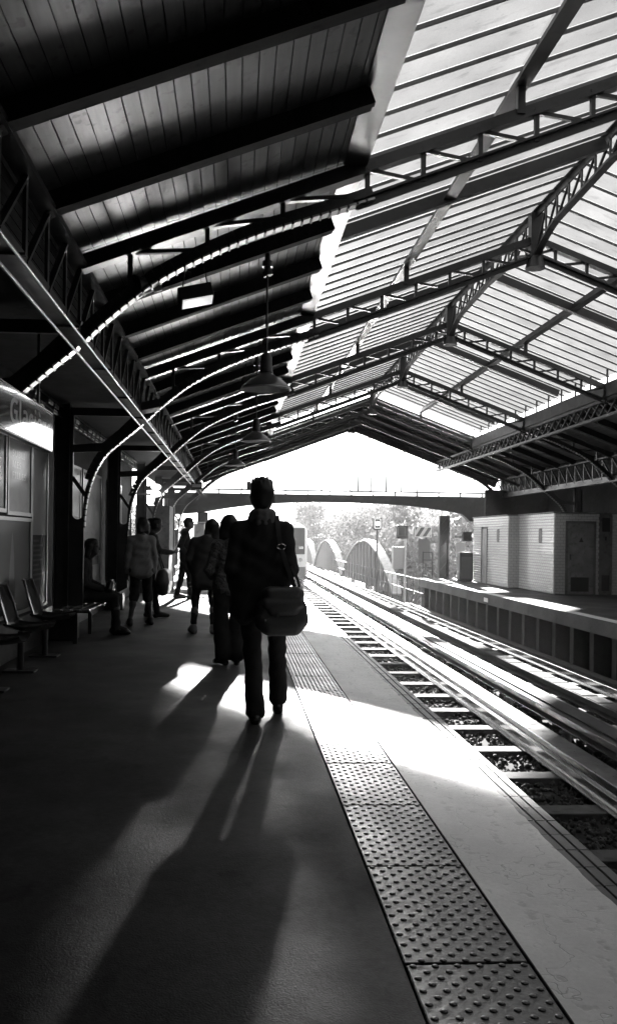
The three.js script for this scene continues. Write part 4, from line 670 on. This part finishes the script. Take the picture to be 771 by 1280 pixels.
// ------------------------------------------------------------------ people: blended capsules meshed with surface nets
function sdfMesh(prims, cell, k = 0.03) {
  const lo = new THREE.Vector3(1e9, 1e9, 1e9), hi = new THREE.Vector3(-1e9, -1e9, -1e9);
  for (const p of prims) for (const [c, r] of [[p.a, p.ra], [p.b, p.rb]]) { lo.min(c.clone().subScalar(r + cell * 2 + k)); hi.max(c.clone().addScalar(r + cell * 2 + k)); }
  const n = [0, 1, 2].map(i => Math.ceil((hi.getComponent(i) - lo.getComponent(i)) / cell) + 1), [nx, ny, nz] = n, F = new Float32Array(nx * ny * nz).fill(1);
  for (const p of prims) {
    const m = Math.max(p.ra, p.rb) + k + cell * 3, kk = p.k ?? k, cut = p.cut ? -1 : 1;
    const i0 = [0, 1, 2].map(i => Math.max(0, Math.floor((Math.min(p.a.getComponent(i), p.b.getComponent(i)) - m - lo.getComponent(i)) / cell))), i1 = [0, 1, 2].map(i => Math.min(n[i] - 1, Math.ceil((Math.max(p.a.getComponent(i), p.b.getComponent(i)) + m - lo.getComponent(i)) / cell)));
    const bx_ = p.b.x - p.a.x, by_ = p.b.y - p.a.y, bz_ = p.b.z - p.a.z, bb = bx_ * bx_ + by_ * by_ + bz_ * bz_ + 1e-9;
    for (let z = i0[2]; z <= i1[2]; z++) for (let y = i0[1]; y <= i1[1]; y++) for (let x = i0[0]; x <= i1[0]; x++) {
      const qx = lo.x + x * cell - p.a.x, qy = lo.y + y * cell - p.a.y, qz = lo.z + z * cell - p.a.z;
      let h = (qx * bx_ + qy * by_ + qz * bz_) / bb; h = h < 0 ? 0 : h > 1 ? 1 : h;
      const dx = qx - bx_ * h, dy = qy - by_ * h, dz = qz - bz_ * h, d = Math.sqrt(dx * dx + dy * dy + dz * dz) - (p.ra + (p.rb - p.ra) * h);
      const o = (z * ny + y) * nx + x, f = F[o];
      if (cut < 0) { F[o] = Math.max(f, -d); continue; }
      const w = Math.max(0, kk - Math.abs(f - d)) / kk; F[o] = Math.min(f, d) - w * w * kk * 0.25;
    }
  }
  const vid = new Int32Array(nx * ny * nz).fill(-1), pos = [], nor = [], idx = [], at = (x, y, z) => F[(z * ny + y) * nx + x];
  for (let z = 0; z < nz - 1; z++) for (let y = 0; y < ny - 1; y++) for (let x = 0; x < nx - 1; x++) {
    let mask = 0; const v = []; for (let c = 0; c < 8; c++) { const q = at(x + (c & 1), y + (c >> 1 & 1), z + (c >> 2)); v.push(q); if (q < 0) mask |= 1 << c; }
    if (mask === 0 || mask === 255) continue;
    let sx = 0, sy = 0, sz = 0, cnt = 0;
    for (let c = 0; c < 8; c++) for (const b of [1, 2, 4]) if (!(c & b)) { const e = c | b; if ((v[c] < 0) !== (v[e] < 0)) { const t = v[c] / (v[c] - v[e]); sx += (c & 1) + (b === 1 ? t : 0); sy += (c >> 1 & 1) + (b === 2 ? t : 0); sz += (c >> 2) + (b === 4 ? t : 0); cnt++; } }
    vid[(z * ny + y) * nx + x] = pos.length / 3; pos.push(lo.x + (x + sx / cnt) * cell, lo.y + (y + sy / cnt) * cell, lo.z + (z + sz / cnt) * cell);
    const gx = v[1] + v[3] + v[5] + v[7] - v[0] - v[2] - v[4] - v[6], gy_ = v[2] + v[3] + v[6] + v[7] - v[0] - v[1] - v[4] - v[5], gz = v[4] + v[5] + v[6] + v[7] - v[0] - v[1] - v[2] - v[3], gl = Math.hypot(gx, gy_, gz) || 1; nor.push(gx / gl, gy_ / gl, gz / gl);
  }
  const id = (x, y, z) => vid[(z * ny + y) * nx + x];
  for (let z = 1; z < nz - 1; z++) for (let y = 1; y < ny - 1; y++) for (let x = 1; x < nx - 1; x++) {
    const s = at(x, y, z) < 0;
    const quad = (a, b, c, d, flip) => { if (a < 0 || b < 0 || c < 0 || d < 0) return; flip ? idx.push(a, c, b, a, d, c) : idx.push(a, b, c, a, c, d); };
    if (s !== at(x + 1, y, z) < 0) quad(id(x, y - 1, z - 1), id(x, y, z - 1), id(x, y, z), id(x, y - 1, z), !s);
    if (s !== at(x, y + 1, z) < 0) quad(id(x - 1, y, z - 1), id(x - 1, y, z), id(x, y, z), id(x, y, z - 1), !s);
    if (s !== at(x, y, z + 1) < 0) quad(id(x - 1, y - 1, z), id(x, y - 1, z), id(x, y, z), id(x - 1, y, z), !s);
  }
  const g = new THREE.BufferGeometry(); g.setAttribute('position', new THREE.Float32BufferAttribute(pos, 3)); g.setAttribute('normal', new THREE.Float32BufferAttribute(nor, 3)); g.setIndex(idx);
  g.setAttribute('uv', new THREE.BufferAttribute(new Float32Array(pos.length / 3 * 2), 2)); return metreUV(g);
}
const v3 = (x, y, z) => new THREE.Vector3(x, y, z);
const C = (a, b, ra, rb = ra, k) => ({ a: v3(...a), b: v3(...b), ra, rb, k });
const lerp = (a, b, t) => a.map((v, i) => v + (b[i] - v) * t), add3 = (a, b) => a.map((v, i) => v + b[i]);
function pose(h, o = {}) { // standing, facing -z, feet on 0
  const s = h / 1.76;
  const J = { head: [0, 1.64, -0.02], neck: [0, 1.47, 0.02], chest: [0, 1.28, 0], waist: [0, 1.06, 0], hip: [0, 0.93, 0.01], shL: [-0.165, 1.405, 0.01], shR: [0.165, 1.405, 0.01], elL: [-0.215, 1.12, 0.03], elR: [0.215, 1.12, 0.03], wrL: [-0.22, 0.87, -0.03], wrR: [0.22, 0.87, -0.03], hpL: [-0.095, 0.91, 0], hpR: [0.095, 0.91, 0], knL: [-0.1, 0.49, -0.015], knR: [0.1, 0.49, -0.015], anL: [-0.1, 0.085, 0.03], anR: [0.1, 0.085, 0.03], toL: [-0.115, 0.035, -0.15], toR: [0.115, 0.035, -0.15], face: [0, 0, -1] };
  for (const k in J) J[k] = J[k].map(v => v * (k === 'face' ? 1 : s)); for (const k in o) J[k] = o[k]; J.s = s; return J;
}
function headPrims(J, r = 1) {
  const s = J.s, f = J.face, h = J.head, rt = [-f[2], 0, f[0]], P = (u, y, w) => [h[0] + s * (rt[0] * u + f[0] * w), h[1] + s * y, h[2] + s * (rt[2] * u + f[2] * w)];
  return [C(P(0, 0.045, -0.02), P(0, 0.03, 0.015), 0.078 * s * r, 0.074 * s * r), C(P(0, -0.03, 0.02), P(0, -0.065, 0.045), 0.06 * s * r, 0.042 * s * r), C(P(-0.03, -0.04, 0.03), P(0.03, -0.04, 0.03), 0.045 * s * r, 0.045 * s * r),
    C(P(0, 0.015, 0.088), P(0, -0.022, 0.108), 0.009 * s, 0.014 * s, 0.012), C(P(-0.035, 0.025, 0.078), P(0.035, 0.025, 0.078), 0.014 * s, 0.014 * s, 0.015), C(P(-0.018, -0.055, 0.083), P(0.018, -0.055, 0.083), 0.009 * s, 0.009 * s, 0.01), C(P(-0.077, 0.02, -0.005), P(-0.08, -0.03, 0.0), 0.016 * s, 0.011 * s, 0.008), C(P(0.077, 0.02, -0.005), P(0.08, -0.03, 0.0), 0.016 * s, 0.011 * s, 0.008), C(P(0, -0.1, -0.015), J.neck, 0.052 * s, 0.058 * s)];
}
function handPrims(wr, el, s, side, curl = 0.5) {
  const d = v3(...wr).sub(v3(...el)).normalize(), sx = v3(0, 0, -1).addScaledVector(d, d.z).normalize(); if (sx.lengthSq() < 0.1) sx.set(1, 0, 0); const nrm = d.clone().cross(sx).multiplyScalar(side);
  const at = (u, v, w) => { const q = v3(...wr).addScaledVector(d, u * s).addScaledVector(sx, v * s).addScaledVector(nrm, w * s); return [q.x, q.y, q.z]; };
  const out = [C(at(0.0, 0, 0), at(0.035, 0, 0), 0.024 * s, 0.026 * s), C(at(0.04, -0.022, 0), at(0.085, -0.028, 0), 0.016 * s, 0.014 * s), C(at(0.04, 0.022, 0), at(0.085, 0.028, 0), 0.016 * s, 0.014 * s), C(at(0.05, 0, 0), at(0.088, 0, 0), 0.017 * s, 0.015 * s)];
  [[-0.032, 0.06], [-0.011, 0.073], [0.011, 0.078], [0.032, 0.07]].forEach(([v, L]) => { const m = at(0.09 + L * 0.45, v, -0.012 * curl * 2), e = at(0.09 + L * (0.95 - 0.35 * curl), v * 1.05, -0.05 * curl); out.push(C(at(0.088, v, 0), m, 0.0095 * s, 0.009 * s, 0.006), C(m, e, 0.009 * s, 0.0075 * s, 0.006)); });
  out.push(C(at(0.015, 0.022, 0), at(0.045, 0.052, -0.012), 0.013 * s, 0.011 * s, 0.01), C(at(0.045, 0.052, -0.012), at(0.078, 0.058, -0.03), 0.0105 * s, 0.009 * s, 0.006));
  return out;
}
function bodyGeo(J, cell = 0.014) {
  const s = J.s, q = [C(add3(J.neck, [0, -0.03, 0]), J.shL, 0.045 * s, 0.05 * s), C(add3(J.neck, [0, -0.03, 0]), J.shR, 0.045 * s, 0.05 * s), C(add3(J.chest, [-0.06 * s, 0, 0]), add3(J.chest, [0.06 * s, 0, 0]), 0.095 * s), C(add3(J.waist, [-0.05 * s, 0, 0]), add3(J.waist, [0.05 * s, 0, 0]), 0.088 * s), C(J.hpL, J.hpR, 0.095 * s), C(J.chest, J.hip, 0.09 * s), C(J.neck, J.chest, 0.06 * s, 0.085 * s)];
  for (const d of ['L', 'R']) q.push(C(J['sh' + d], J['el' + d], 0.05 * s, 0.038 * s), C(J['el' + d], J['wr' + d], 0.038 * s, 0.026 * s), C(J['hp' + d], J['kn' + d], 0.08 * s, 0.052 * s), C(J['kn' + d], lerp(J['kn' + d], J['an' + d], 0.35), 0.05 * s, 0.054 * s), C(lerp(J['kn' + d], J['an' + d], 0.35), J['an' + d], 0.052 * s, 0.034 * s), C(J['an' + d], J['to' + d], 0.036 * s, 0.03 * s));
  const parts = [sdfMesh([...q, ...headPrims(J)], cell, 0.035), sdfMesh(handPrims(J.wrL, J.elL, s, -1, J.curlL ?? 0.5), 0.0045, 0.012), sdfMesh(handPrims(J.wrR, J.elR, s, 1, J.curlR ?? 0.5), 0.0045, 0.012)];
  return mergeGeometries(parts.map(g => g.toNonIndexed()));
}
function jacketPrims(J, hem, o = {}) {
  const s = J.s, t = (o.t ?? 1) * s, q = [C(add3(J.neck, [0, -0.035, 0]), J.shL, 0.062 * t, 0.07 * t), C(add3(J.neck, [0, -0.035, 0]), J.shR, 0.062 * t, 0.07 * t), C(add3(J.chest, [-0.07 * s, 0.02, 0]), add3(J.chest, [0.07 * s, 0.02, 0]), 0.112 * t), C(add3(J.waist, [-(o.waistW ?? 0.07) * s, 0, 0]), add3(J.waist, [(o.waistW ?? 0.07) * s, 0, 0]), 0.105 * t), C(add3(lerp(J.chest, J.waist, 0.5), [-(o.waistW ?? 0.07) * s, 0, 0]), add3(lerp(J.chest, J.waist, 0.5), [(o.waistW ?? 0.07) * s, 0, 0]), 0.108 * t), C(lerp(J.shL, J.shR, 0.5), J.waist, 0.1 * t), C(add3(J.neck, [0, -0.01, 0]), J.chest, 0.066 * t, 0.1 * t)];
  const w = (o.hemW ?? 0.085) * s, r = (o.hemR ?? 0.105) * s; for (let i = 0; i <= 4; i++) { const y = J.waist[1] + (hem + r * 0.35 - J.waist[1]) * i / 4, cx = J.waist[0] + (J.hip[0] - J.waist[0]) * i / 4, cz = J.waist[2] + (J.hip[2] - J.waist[2]) * i / 4; q.push(C([cx - w, y, cz], [cx + w, y, cz], r)); }
  for (const d of ['L', 'R']) q.push(C(J['sh' + d], J['el' + d], 0.064 * t, 0.054 * t, 0.02), C(J['el' + d], lerp(J['el' + d], J['wr' + d], o.sleeve ?? 0.96), 0.052 * t, 0.044 * t, 0.02));
  if (o.collar) q.push(C(add3(J.neck, [-0.03, 0.0, 0.01]), add3(J.neck, [0.03, 0.0, 0.01]), 0.062 * s));
  return q;
}
function trouserPrims(J, o = {}) {
  const s = J.s, a = o.top ?? 0.092, b = o.knee ?? 0.066, c = o.cuff ?? 0.058, e = o.end ?? 0.98, q = [C(J.hpL, J.hpR, 0.11 * s)];
  for (const d of ['L', 'R']) q.push(C(J['hp' + d], J['kn' + d], a * s, b * s), C(J['kn' + d], lerp(J['kn' + d], J['an' + d], e), b * s, c * s));
  return q;
}
function shoePrims(J, o = {}) {
  const s = J.s, r = o.r ?? 0.04, q = []; for (const d of ['L', 'R']) { const a = J['an' + d], t = J['to' + d], f = v3(...t).sub(v3(...a)); f.y = 0; f.normalize(); const heel = [a[0] - f.x * 0.035 * s, t[1] + (J['lift' + d] || 0), a[2] - f.z * 0.035 * s]; q.push(C(add3(a, [0, 0.0, 0]), heel, (r + 0.002) * s, r * 0.92 * s), C(heel, t, r * 0.85 * s, r * 0.8 * s), C(a, lerp(a, t, 0.75), r * s, r * 0.85 * s)); }
  return q;
}
function rumple(g, amp, ph) { // folds of cloth, strands of hair
  const p = g.attributes.position, n = g.attributes.normal;
  for (let i = 0; i < p.count; i++) { const x = p.getX(i), y = p.getY(i), z = p.getZ(i); const d = amp * (Math.sin(x * 23 + y * 31 + ph + 2 * Math.sin(z * 17 + y * 9)) * 0.6 + Math.sin(y * 57 - x * 40 + z * 21 + ph * 3 + 1.5 * Math.sin(x * 33)) * 0.4); p.setXYZ(i, x + n.getX(i) * d, y + n.getY(i) * d, z + n.getZ(i) * d); }
  g.computeVertexNormals(); return g;
}
function person(label, x, D, turn, J, items) {
  const t = thing('person', label, 'person'); 
  part(t, 'body', bodyGeo(J), items.skin || mat(0.12, 0.55));
  for (const [n, prims, cell, m, l, k] of items.wear) part(t, n, n === 'shoes' || n === 'heels' ? sdfMesh(prims, cell, k ?? 0.03) : rumple(sdfMesh(prims, cell, k ?? 0.03), n === 'hair' ? 0.004 : 0.0055, x * 7 + n.length), m, l);
  t.position.set(x, 0, -D); t.rotation.y = turn; return t;
}
const cloth = (v, r = 0.9) => mat(v, r, { bumpMap: rep(asphaltB, 3, 3), bumpScale: 0.003, sheen: 0.3, sheenRoughness: 0.6, sheenColor: lin(Math.min(1, v * 2)) });
const hairM = mat(0.012, 0.5);
function hairPrims(J, o = {}) {
  const s = J.s, f = J.face, h = J.head, P = (u, y, w) => [h[0] + s * (-f[2] * u + f[0] * w), h[1] + s * y, h[2] + s * (f[0] * u + f[2] * w)];
  const q = [C(P(0, 0.05, -0.03), P(0, 0.06, 0.01), 0.088 * s, 0.08 * s), C(P(0, -0.02, -0.045), P(0, 0.03, -0.04), 0.066 * s, 0.078 * s)];
  if (o.tuft) for (let i = 0; i < 34; i++) { const a = i * 2.4, r = 0.078 * Math.sqrt((i + 0.5) / 34), y = 0.055 + Math.sqrt(Math.max(0, 0.0074 - r * r)), e = 0.014 + 0.012 * hash(i, 3, 9); q.push(C(P(Math.cos(a) * r, y - 0.012, Math.sin(a) * r - 0.015), P(Math.cos(a) * r * 1.12 + 0.006 * Math.sin(i * 3), y + e, Math.sin(a) * r * 1.12 - 0.015), 0.017 * s, 0.006 * s, 0.02)); }
  if (o.long) for (const u of [-0.07, -0.03, 0.03, 0.07]) q.push(C(P(u, 0.02, -0.03), P(u * 1.15, -o.long, -0.06), 0.045 * s, 0.04 * s));
  if (o.bun) q.push(C(P(0, 0.06, -0.1), P(0, 0.07, -0.12), 0.05 * s));
  return q;
}
// man with the shoulder bag, walking away
{
  const J = pose(1.76, { anL: [-0.035, 0.085, 0.1], toL: [-0.055, 0.035, -0.08], knL: [-0.055, 0.49, 0.0], hpL: [-0.085, 0.91, 0], anR: [0.15, 0.12, -0.27], toR: [0.17, 0.04, -0.44], knR: [0.135, 0.5, -0.19], elR: [0.215, 1.12, 0.06], wrR: [0.17, 1.02, -0.16], elL: [-0.215, 1.12, 0.05], wrL: [-0.18, 0.93, -0.13], head: [0.0, 1.648, -0.02] });
  const co = cloth(0.014), tr = cloth(0.016);
  const man = person('man in a dark coat and scarf walking away with a shoulder bag', 0.19, 6.52, 0, J, { wear: [
    ['hair', hairPrims(J, { tuft: 1 }), 0.007, hairM], ['coat', jacketPrims(J, 0.78, { collar: 1, hemW: 0.1, hemR: 0.12, t: 1.04, waistW: 0.1 }), 0.012, co], ['trousers', trouserPrims(J, { cuff: 0.073, knee: 0.063, end: 0.99 }), 0.012, tr], ['shoes', shoePrims(J), 0.009, M.blackGloss],
    ['scarf', [0, 1, 2].flatMap(i => { const q = []; for (let k = 0; k < 10; k++) { const a = k * 0.628, b = (k + 1) * 0.628, R = 0.078 - 0.004 * i; q.push(C([Math.cos(a) * R, 1.465 + i * 0.034 + 0.008 * Math.sin(k * 2 + i), Math.sin(a) * R + 0.01], [Math.cos(b) * R, 1.465 + i * 0.034 + 0.008 * Math.sin((k + 1) * 2 + i), Math.sin(b) * R + 0.01], 0.026, 0.026, 0.012)); } return q; }), 0.008, mat(0.13, 0.9, { map: rep(wearT, 6, 6) })]] });
  // shoulder bag: its own thing
  const b = thing('shoulder_bag', 'soft dark shoulder bag with a buckled strap worn by the man in the coat', 'bag');
  const bm = mat(0.05, 0.42, { bumpMap: rep(asphaltB, 2, 2), bumpScale: 0.002 });
  const bag = [C([0.05, 0.95, 0.17], [0.26, 0.95, 0.14], 0.05), C([0.02, 0.85, 0.17], [0.275, 0.85, 0.14], 0.058), C([0.01, 0.75, 0.17], [0.285, 0.76, 0.14], 0.062), C([0.06, 0.7, 0.17], [0.24, 0.7, 0.15], 0.055)];
  part(b, 'bag_body', sdfMesh(bag, 0.01, 0.05), bm);
  part(b, 'flap', sdfMesh([C([0.06, 0.96, 0.2], [0.25, 0.96, 0.18], 0.045), C([0.04, 0.88, 0.205], [0.27, 0.88, 0.18], 0.045), C([0.08, 0.83, 0.205], [0.23, 0.83, 0.185], 0.042)], 0.009, 0.03), bm);
  part(b, 'clasp', [bx(0.11, 0.125, 0.79, 0.82, -0.262, -0.25), bx(0.02, 0.035, 0.74, 0.77, -0.24, -0.228)].map(g => g), M.chrome);
  const strap = (pts, w) => { const cv = new THREE.CatmullRomCurve3(pts.map(p => v3(...p))), n = 40, q = []; const ps = cv.getPoints(n); for (let i = 0; i < n; i++) q.push(bar(ps[i], ps[i + 1], w, 0.006, v3(0, 0.2, 1))); return q; };
  part(b, 'strap', [...strap([[0.265, 0.93, 0.15], [0.2, 1.1, 0.16], [0.135, 1.3, 0.14], [0.115, 1.44, 0.1], [0.11, 1.515, 0.02], [0.11, 1.47, -0.07], [0.14, 1.3, -0.14]], 0.032), ...strap([[0.27, 0.94, 0.14], [0.27, 1.02, 0.13], [0.215, 1.15, 0.145]], 0.02)], mat(0.03, 0.5));
  const bk = new THREE.TorusGeometry(0.026, 0.005, 8, 20); bk.scale(1.15, 0.75, 1); bk.translate(0.137, 1.29, 0.155); part(b, 'strap_buckle', bk, M.chrome);
  b.position.copy(man.position);
}
{ // woman with patterned sleeves beside him
  const J = pose(1.58, { anL: [-0.06, 0.11, 0.02], toL: [-0.13, 0.03, -0.1], anR: [0.07, 0.11, 0.05], toR: [0.08, 0.03, -0.1], elL: [-0.23, 1.0, 0.02], wrL: [-0.15, 0.92, -0.17], face: [0.4, 0, -0.917] });
  person('woman in wide dark trousers and a patterned top half hidden beside the coated man', -0.06, 9.35, 0.25, J, { wear: [['hair', hairPrims(J, { long: 0.14 }), 0.008, hairM], ['top', jacketPrims(J, 0.78, {}), 0.013, mat(0.1, 0.45, { map: rep(wearT, 2.5, 2.5), bumpMap: rep(steelB, 2, 2), bumpScale: 0.03 })], ['trousers', trouserPrims(J, { knee: 0.085, cuff: 0.105, top: 0.1, end: 0.95 }), 0.013, cloth(0.013)], ['shoes', shoePrims(J, { r: 0.032 }), 0.008, M.blackGloss], ['heels', [C([-0.05, 0.07, 0.075], [-0.05, 0.01, 0.08], 0.014, 0.008), C([0.068, 0.07, 0.105], [0.068, 0.01, 0.11], 0.014, 0.008)], 0.005, M.blackGloss]] });
}
{ // girl with long hair and grey jacket
  const J = pose(1.6, { anL: [-0.15, 0.085, 0.03], toL: [-0.2, 0.04, -0.12], knL: [-0.13, 0.45, -0.02], anR: [0.13, 0.085, 0.05], toR: [0.15, 0.04, -0.11], knR: [0.11, 0.45, -0.01], elL: [-0.23, 1.04, 0.02], wrL: [-0.18, 0.85, -0.12], elR: [0.22, 1.04, 0.0], wrR: [0.16, 0.95, -0.17], head: [0.09, 1.485, -0.03], neck: [0.03, 1.335, 0.02] });
  person('girl with long dark hair and a loose grey jacket standing with feet apart', -0.425, 12.35, 0, J, { wear: [['hair', hairPrims(J, { long: 0.2 }), 0.009, hairM], ['jacket', jacketPrims(J, 0.67, { hemW: 0.09, hemR: 0.115, t: 1.06 }), 0.013, cloth(0.06)], ['trousers', trouserPrims(J, { knee: 0.06, cuff: 0.05, top: 0.085, end: 0.8 }), 0.013, cloth(0.014)], ['shoes', shoePrims(J, { r: 0.052 }), 0.009, mat(0.09, 0.6)]] });
}
{ // walking person in a light jacket
  const J = pose(1.62, { knL: [-0.1, 0.45, -0.02], anL: [-0.16, 0.085, 0.1], toL: [-0.19, 0.04, -0.05], knR: [0.1, 0.44, -0.06], anR: [0.15, 0.085, -0.06], toR: [0.1, 0.035, 0.1 - 0.3], face: [-0.5, 0, -0.866] });
  person('person with bobbed dark hair in a light jacket and dark shorts', -1.42, 13.4, 0.15, J, { wear: [['hair', hairPrims(J, { long: 0.09 }), 0.009, hairM], ['jacket', jacketPrims(J, 0.76, { hemW: 0.085, hemR: 0.105, t: 1.0 }), 0.013, cloth(0.26)], ['shorts', trouserPrims(J, { top: 0.09, knee: 0.078, end: 0.12, cuff: 0.078 }), 0.013, cloth(0.012)], ['shoes', shoePrims(J, { r: 0.042 }), 0.009, M.black]], skin: mat(0.05, 0.5) });
}
{ // person with a holdall, facing the track
  const J = pose(1.66, { face: [0.2, 0, -0.98], elR: [0.26, 1.1, -0.05], wrR: [0.2, 1.08, -0.28], head: [0.02, 1.53, -0.08], anL: [-0.1, 0.085, 0.02], anR: [0.12, 0.085, -0.08], toR: [0.13, 0.035, -0.26] });
  person('person in dark clothes stretching out one hand behind the light jacket', -1.4, 14.75, -1.2, J, { wear: [['hair', hairPrims(J, { bun: 1 }), 0.009, hairM], ['jacket', jacketPrims(J, 0.78, { t: 1.05 }), 0.013, cloth(0.018)], ['trousers', trouserPrims(J, {}), 0.013, cloth(0.013)], ['shoes', shoePrims(J), 0.009, M.black]], skin: mat(0.06, 0.5) });
  const b = thing('holdall', 'plump dark holdall hanging beside the person stretching out a hand', 'bag');
  part(b, 'bag_body', sdfMesh([C([-1.18, 0.72, -14.35], [-1.16, 0.72, -14.75], 0.1), C([-1.18, 0.6, -14.33], [-1.16, 0.6, -14.78], 0.12), C([-1.18, 0.48, -14.38], [-1.16, 0.48, -14.72], 0.1)], 0.014, 0.06), mat(0.03, 0.45));
  part(b, 'strap', tube([v3(-1.18, 0.78, -14.4), v3(-1.28, 1.1, -14.5), v3(-1.38, 1.36, -14.6), v3(-1.28, 1.1, -14.68), v3(-1.17, 0.78, -14.72)], 0.014, 40), M.black);
}
{ // man in profile, hands in pockets
  const J = pose(1.77, { anL: [-0.1, 0.085, 0.16], toL: [-0.12, 0.035, -0.03], knL: [-0.1, 0.49, 0.06], anR: [0.1, 0.085, -0.12], toR: [0.115, 0.035, -0.3], knR: [0.1, 0.49, -0.1], elL: [-0.26, 1.14, 0.1], wrL: [-0.18, 0.95, -0.06], elR: [0.26, 1.14, 0.1], wrR: [0.18, 0.95, -0.06], head: [0, 1.62, -0.08], neck: [0, 1.46, -0.01] });
  person('man in dark clothes standing in profile, facing the tracks before the hoarding', -1.1, 19.2, -1.45, J, { wear: [['hair', hairPrims(J), 0.01, hairM], ['jacket', jacketPrims(J, 0.84, { collar: 1, t: 0.96 }), 0.014, cloth(0.016)], ['trousers', trouserPrims(J, {}), 0.014, cloth(0.016)], ['shoes', shoePrims(J, { r: 0.045 }), 0.01, mat(0.12, 0.6)]] });
}
{ // seated person
  const J = pose(1.7, {}); const o = { head: [0, 1.18, -0.06], neck: [0, 1.02, 0.03], chest: [0, 0.84, 0.06], waist: [0, 0.64, 0.08], hip: [0, 0.55, 0.06], shL: [-0.18, 0.97, 0.04], shR: [0.18, 0.97, 0.04], elL: [-0.23, 0.7, 0.02], elR: [0.23, 0.7, 0.02], wrL: [-0.1, 0.62, -0.2], wrR: [0.1, 0.62, -0.2], hpL: [-0.1, 0.53, 0.05], hpR: [0.1, 0.53, 0.05], knL: [-0.12, 0.5, -0.38], knR: [0.12, 0.5, -0.38], anL: [-0.12, 0.09, -0.36], anR: [0.12, 0.09, -0.42], toL: [-0.13, 0.035, -0.52], toR: [0.13, 0.035, -0.58] }; Object.assign(J, o);
  person('person in black seated on the bench with hands on the lap', -2.02, 12.2, -1.57, J, { wear: [['hair', hairPrims(J, { long: 0.1 }), 0.01, hairM], ['jacket', jacketPrims(J, 0.5, { t: 1.08 }), 0.014, cloth(0.012)], ['trousers', trouserPrims(J, {}), 0.014, cloth(0.012)], ['shoes', shoePrims(J), 0.01, M.blackGloss]], skin: mat(0.05, 0.5) });
  const b = thing('handbag', 'small dark handbag with a shiny clasp on the lap of the seated person', 'handbag');
  part(b, 'bag_body', sdfMesh([C([-1.72, 0.62, -12.1], [-1.72, 0.62, -12.34], 0.06), C([-1.7, 0.7, -12.12], [-1.7, 0.7, -12.3], 0.045)], 0.012, 0.05), M.blackGloss); part(b, 'clasp', bx(-1.66, -1.648, 0.68, 0.71, 12.18, 12.26), M.chrome);
}
renderer.render(scene, camera);
